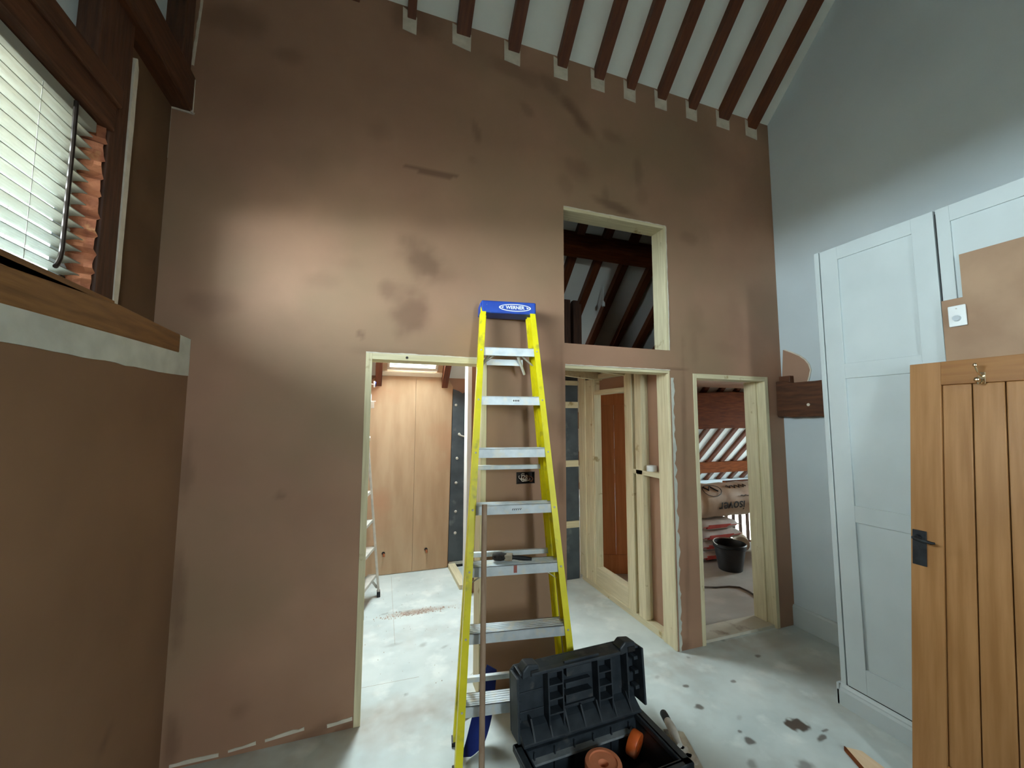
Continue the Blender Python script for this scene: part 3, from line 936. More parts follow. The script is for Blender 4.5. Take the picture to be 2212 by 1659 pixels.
struct('ground', MB().box(-40, 40, -40, 40, -3.1, -3.0), GROUND, 'grass ground outside')

# ================================================================== THINGS
# ---- slatted blind
bl = thing('slatted_blind', 'white slatted blind hanging in the oak framed side window', 'blind', (-1.045, 1.2, 2.13))
BY0, BY1 = -.15 - 1.2, 1.875 - 1.2
obj('head_rail', MB().box(-.028, .028, BY0, BY1, .625, .665), SLAT, bl, bevel=.003)
tl = R(6)
for i in range(14):
    zc = .60 - .0445 * i
    m_ = MB()
    nn = 4
    pts = []
    for k in range(nn + 1):
        t = (k / nn - .5)
        cu = .003 * (1 - (2 * t) ** 2)
        pts.append((t * .05 * math.cos(tl) - cu * math.sin(tl), t * .05 * math.sin(tl) + cu * math.cos(tl)))
    ring = [(a, 0, b) for a, b in pts] + [(a, 0, b - .0028) for a, b in pts[::-1]]
    m_.prism([(a, BY0 + .01, zc + b) for a, _, b in ring], (0, BY1 - BY0 - .02, 0))
    obj('slat', m_, SLAT, bl)
obj('bottom_rail', MB().box(-.022, .022, BY0 + .01, BY1 - .01, -.004, .012), SLAT, bl, bevel=.003)
for y in (BY0 + .2, .0, .42):
    for dx in (-.024, .024):
        obj('ladder_cord', MB().tube([(dx, y, .62), (dx, y, 0)], .0012, 5), SLAT, bl)
wy = 1.74 - 1.2
obj('tilt_wand', MB().tube([(.04, wy, .65), (.042, wy, .5), (.042, wy, .12), (.042, wy - .004, .085), (.046, wy - .02, .06), (.05, wy - .035, .045)], .0068, 8), DARKM, bl, smooth=True)
st = thing('window_catch', 'curled dark iron catch on the window sill under the blind wand', 'catch', (-1.0, 1.74, 2.127))
obj('curl', MB().tube([(0, -.05, .004), (0, 0, .006), (0, .02, .018), (0, .012, .03), (0, -.002, .028), (0, -.008, .018)], .005, 7), DARKM, st, smooth=True)
obj('back_plate', MB().box(-.01, .01, -.09, -.01, 0, .006), DARKM, st)

# ---- yellow stepladder
PH, LA = -.1525, .1839
lad = thing('stepladder', 'tall yellow fibreglass stepladder with blue top cap leaning at brown wall', 'ladder', (.7206, 1.8953, 0), PH)
sa, ca = math.sin(LA), math.cos(LA)


def LP(x, s_, d=0):
    """point on the front frame: across x, along the rail s_, d behind the front face"""
    return Vector((x, s_ * sa + d * ca, s_ * ca - d * sa))


def lw(s_):
    return .2837 - .0607 * s_


for sg in (-1, 1):
    m_ = MB()
    fl, dep, th = .034, .075, .005
    prof = [(fl, 0), (0, 0), (0, dep), (fl, dep), (fl, dep - th), (th, dep - th), (th, th), (fl, th)]
    s0_, s1_ = 0.03, 2.44
    a = [LP(sg * (lw(s0_) + fl - u), s0_, v) for u, v in prof]
    b = [LP(sg * (lw(s1_) + fl - u), s1_, v) for u, v in prof]
    n = len(a)
    fs = [(i, (i + 1) % n, n + (i + 1) % n, n + i) for i in range(n)] + [list(range(n)), [n + i for i in range(n)][::-1]]
    if sg > 0:
        fs = [f[::-1] for f in fs]
    m_.add(a + b, fs)
    o = obj('front_rail', m_, YEL, lad)
    for k in range(7):
        s_ = .3175 + .3052 * k - .02
        c = LP(sg * (lw(s_) + .017), s_, -.001)
        obj('rivet', MB().lathe([(0, -.0035), (.004, -.003), (.006, 0)], c, 'y', 8), ALUD, o)
    obj('rubber_foot', MB().bar(LP(sg * (lw(0) + .016), 0.0, .035), LP(sg * (lw(0) + .016), .06, .035), .05, .09, upd=(0, 1, 0)), BLACK, lad, bevel=.004)
# rear rails
RB = lambda z: (.278 + .1068 * z)
for sg in (-1, 1):
    m_ = MB()
    hw0, hw1 = .31, .155
    for (o0, o1, w, h) in ((0, 0, .006, .05), (-.012, -.02, .024, .006), (-.012, .02, .024, .006)):
        m_.bar((sg * (hw0 + o0), RB(0) + o1, .0), (sg * (hw1 + o0), RB(2.33) + o1 - .02, 2.33), w, h, upd=(0, 1, 0))
    obj('rear_rail', m_, YEL, lad)
    obj('rubber_foot', MB().box(sg * .305 - .014, sg * .305 + .014, RB(0) - .027, RB(0) + .027, -.0, .02), BLACK, lad)
for z in (1.395, .915, .292):
    hw = .31 - .155 * z / 2.33
    obj('rear_brace', MB().box(-hw, hw, RB(z) - .02, RB(z) + .004, z - .014, z + .012), ALU, lad, bevel=.002)
# treads
for k in range(7):
    s_ = .3175 + .3052 * k
    w = lw(s_) + .028
    f0 = LP(0, s_)
    y, z = f0.y + .004, f0.z
    dep = .098 if k < 6 else .088
    m_ = MB()
    hh = .05
    m_.box(-w, w, y, y + dep, z - .004, z)
    m_.box(-w, w, y, y + .004, z - hh, z)
    m_.box(-w, w, y + dep - .004, y + dep, z - hh * .8, z)
    for q in range(1, 6):
        m_.box(-w, w, y + dep * q / 6 - .002, y + dep * q / 6 + .002, z, z + .0015)
    t = obj('tread', m_, ALU, lad)
    if k in (0, 2, 6):
        for sg in (-1, 1):
            obj('knee_brace', MB().bar((sg * (w - .10), y + .03, z - hh + .008), (sg * (w - .008), y + .06, z - hh - .06), .016, .004), ALUD, t)
    if k == 5:
        obj('sticker', MB().box(.01, .055, y - .0012, y, z - .034, z - .014), PLASTWHITE, t)
        for q in range(4):
            obj('sticker_mark', MB().box(.014 + q * .010, .020 + q * .010, y - .002, y - .0012, z - .030, z - .019), PRINT, t)
    if k == 3:
        for q in range(5):
            obj('stamp_mark', MB().bar((-.01 + q * .011, y - .0008, z - .030), (-.004 + q * .011, y - .0008, z - .02), .002, .003), PRINT, t)
    if k == 2:
        obj('red_stain', MB().box(-.012, .006, y - .001, y, z - .04, z - .002), pm('faded_red', (150, 84, 74), (170, 100, 90), 8, .7), t)
# tool-holder struts under the first tread from the top
f0 = LP(0, .3175 + .3052 * 6)
obj('top_strut', MB().tube([(-.11, f0.y + .03, f0.z - .03), (-.155, f0.y + .11, f0.z - .10)], .009, 8), ALUD, lad, smooth=True)
obj('top_strut', MB().tube([(.06, f0.y + .03, f0.z - .05), (.115, f0.y + .10, f0.z - .15)], .009, 8), ALUD, lad, smooth=True)
obj('top_bracket', MB().box(-.13, .10, f0.y + .075, f0.y + .085, f0.z - .10, f0.z - .062), ALU, lad)
# blue cap
cp = obj('top_cap', MB().box(-.168, .178, .435, .585, 2.335, 2.413), BLUE, lad, bevel=.009, seg=3)
obj('cap_side', MB().prism([(-.176, .44, 2.335), (-.168, .44, 2.335), (-.168, .44, 2.40), (-.176, .44, 2.395)], (0, .13, 0)), BLUE, lad, bevel=.003)
ell = MB()
ne = 40
ell.add([(.043 + .102 * math.cos(2 * math.pi * k / ne), .4335, 2.373 + .0235 * math.sin(2 * math.pi * k / ne)) for k in range(ne)], [list(range(ne))])
ell2 = MB().prism([tuple(v) for v in ell.v], (0, .003, 0))
obj('logo_oval', ell2, PLASTWHITE, cp)
ell3 = MB().prism([(.043 + .093 * math.cos(2 * math.pi * k / ne), .4325, 2.373 + .0185 * math.sin(2 * math.pi * k / ne)) for k in range(ne)], (0, .003, 0))
obj('logo_field', ell3, BLUE, cp)
text('logo_text', 'WERNER', .029, PLASTWHITE, Matrix.Translation((.043, .4318, 2.373)) @ Matrix.Rotation(R(90), 4, 'X'), cp, bold=.0008)
for sg in (-1, 1):
    obj('logo_wedge', MB().prism([(.043 + sg * .090, .4318, 2.373), (.043 + sg * .072, .4318, 2.380), (.043 + sg * .076, .4318, 2.367)], (0, .002, 0)), PLASTWHITE, cp)

# ---- dusting brush on the tread
by = on(1065, 1208, 2, .925)
be = on(1150, 1211, 2, .925)
d = (be - by)
ang = math.atan2(d.y, d.x)
br = thing('paint_brush', 'old dark bristled paint brush lying on the ladder tread', 'brush', (by.x, by.y + .008, .9165), ang)
Lb = d.length
m_ = MB()
prof = [(0, .018, .012), (.012, .030, .021), (.045, .031, .022), (.075, .026, .016)]
vs, fs = [], []
for x, ry, rz in prof:
    for k in range(12):
        a = 2 * math.pi * k / 12
        vs.append((x, ry * math.cos(a), .022 + rz * math.sin(a)))
for i in range(3):
    for k in range(12):
        fs.append((i * 12 + k, i * 12 + (k + 1) % 12, (i + 1) * 12 + (k + 1) % 12, (i + 1) * 12 + k))
fs += [list(range(12))[::-1], [36 + k for k in range(12)]]
obj('bristles', MB().add(vs, fs), BRISTLE, br, smooth=True)
obj('ferrule', MB().box(.066, .108, -.026, .026, .006, .036), FERRULE, br, bevel=.005)
obj('handle', MB().tube([(.10, 0, .02), (.115, 0, .02), (.14, 0, .019), (.17, 0, .017), (Lb, 0, .014)], [.016, .010, .012, .012, .008], 10), BLACK, br, smooth=True)

# ---- wooden pole leaning on the ladder
pa, pb_ = on(1046.5, 1090, 1, 2.035), Vector((.512, 1.86, 0.0))
pl_ = thing('wooden_pole', 'slim dusty wooden pole leaning upright against the ladder treads', 'pole', tuple(pb_))
obj('shaft', MB().tube([Vector((0, 0, 0)), (pa - pb_) * .5, pa - pb_], .0135, 14), POLE, pl_, smooth=True)
obj('end_cap', MB().lathe([(0, 0), (.015, 0), (.015, .03), (0, .03)], (0, 0, 0), 'z', 12), BLACK, pl_)

# ---- dark blue bent sheet behind the ladder
bs_ = thing('blue_sheet', 'dark blue bent plastic sheet standing behind the foot of the ladder', 'plastic sheet', (.55, 2.25, 0))
m_ = MB()
n = 16
inn, out = [], []
for i in range(n + 1):
    t = i / n
    cxx = .495 + .185 * t ** .8
    zz = .0 + .30 * t ** 1.6
    yy = 2.08 + .17 * t
    wv = .055 + .035 * math.sin(math.pi * t)
    inn.append(Vector((cxx - wv * .62 - .55, yy - 2.25, zz + wv * .55)))
    out.append(Vector((cxx + wv * .5 - .55, yy - 2.25 + .02, max(0.003, zz - wv * .35))))
nv = len(inn)
off = Vector((0, .004, .002))
m_.add(inn + out + [p + off for p in inn] + [p + off for p in out],
       [f for i in range(nv - 1) for f in ((i, i + 1, nv + i + 1, nv + i), (2 * nv + i, 3 * nv + i, 3 * nv + i + 1, 2 * nv + i + 1), (i, 2 * nv + i, 2 * nv + i + 1, i + 1), (nv + i, nv + i + 1, 3 * nv + i + 1, 3 * nv + i))] + [(0, nv, 3 * nv, 2 * nv), (nv - 1, 3 * nv - 1, 4 * nv - 1, 2 * nv - 1)])
obj('sheet', m_, DKBLUE, bs_, smooth=True)

# ---- toolbox with open lid
tb = thing('toolbox', 'open black plastic toolbox with ribbed lid standing before the ladder', 'toolbox', (.99, 1.84, 0), R(2.0))
HW, TD, TH = .345, .37, .225
body = MB()
th = .014
body.box(-HW + .03, HW - .03, -TD + .02, -.02, .004, .018)
for (a, b_) in (((-HW + .03, -HW + .03 + th), None), ((HW - .03 - th, HW - .03), None)):
    body.box(a[0], a[1], -TD + .02, -.02, .004, TH)
body.box(-HW + .03, HW - .03, -.02 - th, -.02, .004, TH)
body.box(-HW + .03, HW - .03, -TD + .02, -TD + .02 + th, .004, TH)
bo = obj('body', body, BLACKP, tb, bevel=.003)
rim = MB().box(-HW, HW, -.034, .0, TH - .03, TH).box(-HW, -HW + .05, -TD, 0, TH - .03, TH).box(HW - .05, HW, -TD, 0, TH - .03, TH).box(-HW, HW, -TD, -TD + .04, TH - .03, TH)
obj('rim', rim, BLACKP, bo, bevel=.006)
for i in range(6):
    x = -HW + .09 + i * (2 * HW - .18) / 5
    obj('inner_rib', MB().box(x - .003, x + .003, -.046, -.034, .02, TH - .03), BLACKP, bo)
obj('inner_ledge', MB().box(-HW + .045, HW - .07, -.066, -.034, TH - .072, TH - .062), pm('highlit_ledge', (120, 126, 130), (150, 154, 156), 20, .5), bo)  # highlight along the ledge painted in as paler grey
for i in range(4):
    obj('side_rib', MB().box(-HW + .014, -HW + .032, -TD + .06 + i * .08, -TD + .075 + i * .08, .01, TH - .03), BLACKP, bo)
    obj('side_rib', MB().box(HW - .032, HW - .014, -TD + .06 + i * .08, -TD + .075 + i * .08, .01, TH - .03), BLACKP, bo)
obj('hinge_bar', MB().tube([(-HW + .05, .004, TH + .004), (HW - .05, .004, TH + .004)], .008, 10), BLACKP, bo, smooth=True)
# lid: local frame, x across, z up the lid, y towards -: inside
LH, LD = .305, .085
lidm = Matrix.Translation((0, .012, TH + .008)) @ Matrix.Rotation(R(-4), 4, 'X')
lid = MB()
lid.prism([(-HW + .03, 0, 0), (HW - .03, 0, 0), (HW, 0, .035), (HW, 0, LH - .02), (HW - .02, 0, LH), (-HW + .02, 0, LH), (-HW, 0, LH - .02), (-HW, 0, .035)], (0, .012, 0))
for a in ((-HW, -HW + .012, .03, LH - .015), (HW - .012, HW, .03, LH - .015)):
    lid.box(a[0], a[1], -LD, .0, a[2], a[3])
lid.prism([(-HW + .02, 0, LH), (HW - .02, 0, LH), (HW - .02, -LD * .8, LH - .006), (-HW + .02, -LD * .8, LH - .006)], (0, 0, -.012))
lid.prism([(-HW + .03, 0, 0), (-HW + .03, 0, .065), (-HW + .03, -.03, .05), (-HW + .03, -.078, .012), (-HW + .03, -.078, 0)], (2 * HW - .06, 0, 0))
lo_ = obj('lid', lid.xf(lidm), BLACKP, tb, bevel=.003)


def lrib(name, x0, x1, y0, y1, z0, z1, bev=.0015):
    return obj(name, MB().box(x0, x1, y0, y1, z0, z1).xf(lidm), BLACKP, lo_, bevel=bev)


for x in (-.175, -.10, .095, .17, .265):
    lrib('lid_rib', x - .004, x + .004, -.055, 0, .012, LH - .01)
for x0, x1, zs in ((-.175, -.10, (.085, .145, .205, .262)), (.095, .17, (.085, .145, .205, .262))):
    for z in zs:
        lrib('lid_shelf', x0, x1, -.055, 0, z, z + .007)
for z in (.10, .18):
    lrib('lid_groove', -HW + .03, -.18, -.006, 0, z, z + .004)
lrib('lid_boss', -.075, .06, -.045, 0, .225, .262)
lrib('lid_boss', -.075, .065, -.03, 0, .165, .19)
lrib('lid_boss', -.085, .06, -.05, 0, .115, .15)
lrib('lid_boss', -.095, .09, -.02, 0, .075, .088)
for i in range(7):
    x = -.26 + i * .087
    obj('lid_gusset', MB().prism([(x - .004, -.078, .010), (x - .004, -.034, .085), (x - .004, -.0, .085), (x - .004, 0, .05)], (.008, 0, 0)).xf(lidm), BLACKP, lo_)
for z in (.09, .16, .225):
    lrib('lid_lug', HW - .035, HW - .012, -.05, -.01, z, z + .016)
    lrib('lid_lug', -HW + .012, -HW + .03, -.05, -.01, z, z + .014)
for x, w in ((-HW + .075, .045), (HW - .085, .05)):
    obj('latch_mount', MB().prism([(x - w, -.01, LH - .03), (x + w, -.01, LH - .012), (x + w * .8, -.01, LH + .022), (x - w * .4, -.01, LH + .03), (x - w, -.01, LH + .005)], (0, -.07, 0)).xf(lidm), BLACKP, lo_, bevel=.008)
    obj('latch_hole', MB().box(x - .006, x + w * .7, -.084, -.079, LH - .02, LH + .004).xf(lidm), BLACK, lo_, bevel=.001)
obj('lid_lip', MB().box(-HW + .07, HW - .14, -LD - .004, -LD * .7, LH - .018, LH - .004).xf(lidm), BLACKP, lo_, bevel=.003)
obj('carry_bar', MB().box(-.1, .09, -.075, -.06, LH - .006, LH + .006).xf(lidm), BLACKP, lo_, bevel=.003)

# ---- orange rolls and a tool in the box
p = on(1306, 1641, 2, .235)
c1 = tag(obj('tape_roll', MB().lathe([(.018, .0), (.076, 0), (.079, .006), (.079, .105), (.076, .112), (.060, .114), (.058, .108), (.022, .106), (.018, .10), (.018, 0)], (0, 0, 0), 'z', 36), DUSTOR, smooth=True), 'dusty orange roll standing upright in the toolbox near its front', 'roll')
c1.location = (p.x, p.y + .01, .108)
p = on(1378, 1600, 2, .16)
c2 = tag(obj('tape_roll', MB().lathe([(.022, -.022), (.052, -.022), (.055, -.018), (.055, .018), (.052, .022), (.022, .022), (.022, -.022)], (0, 0, 0), 'x', 32), ORANGE, smooth=True), 'bright orange roll on edge in the right end of the toolbox', 'roll')
c2.location, c2.rotation_euler = (p.x - .005, p.y + .02, .135), (R(20), R(10), R(-58))
p = on(1352, 1650, 2, .18)
tl_ = thing('hand_tool', 'grey handled tool half hidden beside the upright orange roll', 'tool', (p.x + .06, p.y, .06), R(-35))
obj('grip', MB().tube([(-.07, 0, .045), (0, 0, .055), (.07, 0, .05)], [.014, .018, .013], 12), ALUD, tl_, smooth=True)
obj('shaft', MB().tube([(.06, 0, .05), (.16, 0, .03)], .006, 8), BLACK, tl_)
p = on(1400, 1650, 2, .1)
bx = tag(obj('bit_case', MB().box(-.06, .06, -.04, .04, 0, .05), BLACKP, bevel=.006), 'small dark grey case lying in the right end of the toolbox', 'case')
bx.location, bx.rotation_euler = (p.x - .02, p.y, .02), (0, 0, R(15))

# ---- plastering trowel beside the toolbox
h0, h1 = on(1433, 1540, 2, .06), on(1494, 1659, 2, .06)
d = (h1 - h0)
ta = math.atan2(d.y, d.x)
tr = thing('plastering_trowel', 'plaster smeared trowel with black tipped handle lying by the toolbox', 'trowel', (h0.x, h0.y, 0), ta)
obj('blade', MB().box(.07, .44, -.055, .08, .012, .0145), STEEL, tr)
SMEAR = pm('plaster_smear', (176, 160, 142), (224, 220, 212), 9, .85, .3, detail=7)
for i in range(7):
    cx_, cy_ = .115 + .045 * i + random.uniform(-.01, .01), random.uniform(-.04, .04)
    k_ = 14
    rr = [random.uniform(.026, .05) for _ in range(k_)]
    obj('plaster_smear', MB().prism([(cx_ + rr[q] * math.cos(2 * math.pi * q / k_), max(-.053, min(.078, .012 + cy_ + rr[q] * .8 * math.sin(2 * math.pi * q / k_))), .0146) for q in range(k_)], (0, 0, .003)), SMEAR, tr)
obj('rest_block', MB().box(.05, .38, -.02, .02, .0, .012), pm('grey_rest', (120, 112, 104), (140, 132, 122), 9, .8), tr)
obj('shank', MB().box(.10, .36, -.006, .006, .0145, .03).box(.17, .19, -.005, .005, .0145, .055), ALUD, tr, bevel=.003)
obj('handle', MB().tube([(.055, 0, .06), (.075, 0, .062), (.12, 0, .066), (.16, 0, .064), (.22, 0, .058)], [.018, .021, .022, .019, .013], 14), pm('worn_pale_handle', (196, 190, 182), (220, 216, 208), 12, .5, .1), tr, smooth=True)
obj('handle_tip', MB().tube([(-.012, 0, .058), (-.008, 0, .058), (0, 0, .058), (.03, 0, .06), (.058, 0, .06)], [.005, .015, .0195, .0205, .0205], 14), BLACK, tr, smooth=True)

# ---- offcut on the floor at the bottom edge
p = on(1827, 1617, 2, .012)
oc = thing('timber_offcut', 'pale pine offcut lying on the floor in front of the leaning door', 'timber', (p.x, p.y, 0), R(-100))
obj('board', MB().prism([(0, -.004, 0), (.34, -.1, 0), (.36, .08, 0), (.035, .055, 0)], (0, 0, .022)), BOARDP, oc, bevel=.002)
obj('dark_edge', MB().prism([(-.004, -.006, .0), (.34, -.104, .0), (.34, -.1, 0), (.002, -.003, 0)], (0, 0, .023)), OAKX, oc)

# ---- wardrobe
WX = 2.70
wd = thing('wardrobe', 'tall white built-in wardrobe with panelled doors against the right wall', 'wardrobe', (WX, 1.75, 0))
def wb(*a):
    m_ = MB().box(*a)
    return m_.shift((-WX, -1.75, 0))
obj('carcass', wb(WX + .024, XR - .005, YN + 1.2, 1.738, .0, 2.745), GLOSSW, wd)
obj('end_strip', wb(WX - .002, WX + .024, 1.722, 1.75, .10, 2.757), GLOSSW, wd, bevel=.002)
ya = YN + 1.2


def wdoor(y0, y1, z0, z1, panels, name='door'):
    fr = MB()
    ys = sorted({y0, y1} | {p[0] for p in panels} | {p[1] for p in panels})
    zs = sorted({z0, z1} | {p[2] for p in panels} | {p[3] for p in panels})
    base = wb(WX + .011, WX + .022, y0, y1, z0, z1)
    o = obj(name, base, GLOSSW, wd)
    py0, py1 = panels[0][0], panels[0][1]
    obj('stile', wb(WX, WX + .012, y0, py0, z0, z1), GLOSSW, o, bevel=.0015)
    obj('stile', wb(WX, WX + .012, py1, y1, z0, z1), GLOSSW, o, bevel=.0015)
    zz = [z0] + [v for p in sorted(panels, key=lambda q: q[2]) for v in (p[2], p[3])] + [z1]
    for i in range(0, len(zz), 2):
        obj('rail', wb(WX, WX + .012, py0, py1, zz[i], zz[i + 1]), GLOSSW, o, bevel=.0015)
    return o


wdoor(1.161, 1.716, .125, 2.755, [(1.252, 1.616, 2.02, 2.674), (1.252, 1.616, 1.178, 1.930), (1.252, 1.616, .263, 1.082)])
wdoor(.596, 1.151, .125, 2.755, [(.69, 1.10, 2.02, 2.674), (.69, 1.10, 1.178, 1.930), (.69, 1.10, .263, 1.082)])
wdoor(.03, .586, .125, 2.755, [(.12, .49, 2.02, 2.674), (.12, .49, 1.178, 1.930), (.12, .49, .263, 1.082)])
obj('gap_back', wb(WX + .018, WX + .03, ya, 1.74, .11, 2.74), BLACK, wd)
obj('plinth', MB().prism([(-.002, .012, 0), (-.022, .012, 0), (-.022, .012, .085), (-.016, .012, .098), (-.016, .012, .106), (-.008, .012, .118), (-.002, .012, .122)], (0, ya - 1.75, 0)).add([], []), GLOSSW, wd)
obj('plinth_end', MB().box(-.022, .04, .0, .016, 0, .12), GLOSSW, wd, bevel=.003)

# ---- brown board leaning on the wardrobe, with switch plate
bb_ = thing('brown_board', 'flat brown board with a notched corner propped against the wardrobe', 'board', (WX - .036, .8, 0))
bb_.rotation_euler = (0, math.atan2(.022, 2.48), 0)
obj('panel', MB().prism([(0, -.5, 0), (0, .352, 0), (0, .352, 2.275), (0, .274, 2.275), (0, .274, 2.487), (0, -.5, 2.487)], (.009, 0, 0)), HARDB, bb_, bevel=.001)
sw = thing('switch_plate', 'white square switch plate at the notch of the brown board', 'switch', (WX - .0205, 1.1, 2.185))
obj('plate', MB().box(-.010, 0, -.038, .026, -.050, .052), PLASTWHITE, sw, bevel=.004)
obj('rotary_knob', MB().lathe([(0, -.022), (.013, -.022), (.015, -.010), (0, -.010)], (0, -.006, -.012), 'x', 20), pm('grey_dial', (170, 180, 186), (186, 194, 200), 6, .4), sw)
obj('screw', MB().lathe([(0, -.012), (.003, -.012), (.003, -.01), (0, -.01)], (0, -.006, .036), 'x', 8), ALUD, sw)

# ---- pine door leaning against the wardrobe
T = Vector((2.645, 1.272, 1.965))
Bx = 2.400
lean = math.atan2(T.x - Bx, T.z)
DL, DWd, DT = 1.981, .762, .040
pd = thing('pine_door', 'unhung waxed pine plank door leaning against the white wardrobe', 'door', (Bx, 1.275, 0))
pd.rotation_euler = (0, lean, 0)
# local: z up the door, y from 0 to -width, x: -DT..0 (front at -DT)
fx0, fx1 = -.006, DT - .012
obj('stile', MB().box(fx0, fx1, -.12, 0, 0, DL), PINE, pd, bevel=.002)
obj('stile', MB().box(fx0, fx1, -DWd, -DWd + .12, 0, DL), PINE, pd, bevel=.002)
obj('top_rail', MB().box(fx0, fx1, -DWd + .12, -.12, DL - .115, DL), PINEX, pd, bevel=.002)
obj('bottom_rail', MB().box(fx0, fx1, -DWd + .12, -.12, 0, .18), PINEX, pd, bevel=.002)
npk = 5
pw = (DWd - .24) / npk
for i in range(npk):
    y = -.12 - i * pw
    obj('plank', MB().box(fx0 + .008, fx1 - .008, y - pw + .002, y - .002, .18, DL - .115), PINE, pd, bevel=.004)
hd = obj('lock_plate', MB().box(fx0 - .005, fx0, -.062, -.008, .992, 1.155), IRON, pd, bevel=.002)
obj('lever', MB().tube([(fx0 - .004, -.030, 1.118), (fx0 - .042, -.031, 1.118), (fx0 - .05, -.038, 1.117), (fx0 - .052, -.07, 1.114), (fx0 - .05, -.10, 1.110), (fx0 - .046, -.112, 1.112)], [.010, .009, .009, .008, .007, .005], 10), IRON, hd, smooth=True)
obj('rosette', MB().lathe([(0, -.016), (.012, -.016), (.017, 0)], (fx0 - .004, -.030, 1.118), 'x', 16), IRON, hd, smooth=True)
hk = thing('coat_hook', 'small polished double coat hook screwed to the leaning pine door', 'hook')
hk.matrix_world = pd.matrix_basis.copy()
hk.location, hk.rotation_euler = pd.location, pd.rotation_euler
yk, zk = -.262, 1.885
obj('back_plate', MB().box(fx0 - .004, fx0, yk - .012, yk + .012, zk - .028, zk + .028), BRASS, hk, bevel=.003)
obj('upper_arm', MB().tube([(fx0 - .002, yk, zk + .01), (fx0 - .03, yk, zk + .018), (fx0 - .05, yk, zk + .04), (fx0 - .055, yk, zk + .05)], .004, 8), BRASS, hk, smooth=True)
obj('upper_ball', MB().lathe([(0, -.009), (.007, -.006), (.009, 0), (.007, .006), (0, .009)], (fx0 - .055, yk, zk + .053), 'z', 12), BRASS, hk, smooth=True)
obj('lower_arm', MB().tube([(fx0 - .002, yk, zk - .008), (fx0 - .02, yk, zk - .03), (fx0 - .035, yk, zk - .03), (fx0 - .042, yk, zk - .018)], .004, 8), BRASS, hk, smooth=True)
obj('lower_ball', MB().lathe([(0, -.012), (.009, -.008), (.012, 0), (.009, .008), (0, .012)], (fx0 - .043, yk, zk - .012), 'z', 12), BRASS, hk, smooth=True)

# ---- white tape roll on the nogging
p = on(1401, 1014, 0, X0 + .035)
wt = tag(obj('masking_tape', MB().lathe([(.020, 0), (.040, 0), (.041, .002), (.041, .044), (.040, .046), (.020, .046), (.020, 0)], (0, 0, 0), 'z', 30), PLASTWHITE, smooth=True), 'roll of white tape standing on the stud partition nogging', 'tape roll')
wt.location = (X0 + .036, 2.79, 1.2555)

# ---- orange pine door standing beyond the studs
rd = thing('stored_door', 'orange pine panelled door standing behind the stud partition', 'door', (2.372, 4.01, 0), math.atan2(-.131, .302))
obj('stile', MB().box(0, .095, 0, .04, 0, 1.975), REDPINE, rd, bevel=.002)
obj('stile', MB().box(.66, .755, 0, .04, 0, 1.975), REDPINE, rd, bevel=.002)
obj('top_rail', MB().box(.095, .66, 0, .04, 1.84, 1.975), REDPINE, rd, bevel=.002)
obj('bottom_rail', MB().box(.095, .66, 0, .04, 0, .2), REDPINE, rd, bevel=.002)
for i in range(4):
    obj('plank', MB().box(.095 + i * .14125 + .002, .095 + (i + 1) * .14125 - .002, .01, .03, .2, 1.84), REDPINE, rd, bevel=.003)

# ---- aluminium steps inside the utility room
al = thing('aluminium_steps', 'dusty aluminium stepladder standing just inside the plywood room', 'ladder', (.10, 4.17, 0))
top = Vector((-.14, .02, 1.5))
a0, a1 = Vector((.02, 0, 0)), Vector((-.125, .02, 1.5))
b0_, b1_ = Vector((-.12, -.42, 0)), Vector((-.15, -.30, 1.5))
for a, b in ((a0, a1), (b0_, b1_)):
    obj('rail', MB().bar(a + Vector((0, 0, .03)), b, .022, .05, upd=(0, 1, 0)), ALUD, al, bevel=.002)
    obj('rubber_foot', MB().bar(a, a + Vector((-.002, 0, .05)), .032, .06, upd=(0, 1, 0)), BLACK, al, bevel=.003)
for t in (.14, .31, .48, .66, .84):
    p, q = a0.lerp(a1, t), b0_.lerp(b1_, t)
    m_ = MB().prism([p + Vector((-.08, 0, 0)), p, q, q + Vector((-.08, 0, 0))], (0, 0, -.03))
    obj('tread', m_, ALUD, al, bevel=.002)
obj('brace', MB().bar(a0.lerp(a1, .04) + Vector((-.01, 0, .02)), a0.lerp(a1, .14) + Vector((-.075, -.03, -.01)), .004, .022), ALUD, al)
obj('top_tray', MB().box(-.26, -.1, -.32, .04, 1.48, 1.51), ALUD, al, bevel=.004)
# tape reel and box on the utility side wall, cable
tp = thing('cable_reel', 'small white and blue reel hung on the utility room side wall', 'reel', (-.045, 4.3, 2.028))
obj('flange', MB().lathe([(0, 0), (.030, 0), (.032, .004), (.032, .012), (.030, .016), (0, .016)], (.058, 0, 0), 'x', 24), PLASTWHITE, tp, smooth=True)
obj('winding', MB().lathe([(0, 0), (.025, 0), (.025, .012), (0, .012)], (.072, 0, 0), 'x', 24), DKBLUE, tp, smooth=True)
obj('peg', MB().tube([(0, 0, .003), (.06, 0, .0)], .006, 8), PLASTWHITE, tp)
jb = thing('junction_box', 'grey metal box with white conduit below the reel on utility wall', 'junction box', (-.045, 4.3, 1.82))
obj('box', MB().box(0, .07, -.03, .03, -.035, .03), ALUD, jb, bevel=.003)
obj('conduit', MB().tube([(.035, -.01, .03), (.035, -.01, .1), (.03, -.01, .12)], .007, 8), PLASTWHITE, jb, smooth=True)
obj('bracket', MB().box(.0, .085, -.035, -.03, .03, .04), PLASTWHITE, jb)
obj('cable', MB().tube([(.03, -.01, -.035), (.02, -.02, -.2), (.01, -.02, -.42), (.03, -.02, -.6), (.05, -.03, -.75)], .004, 6), WIRE, jb, smooth=True)

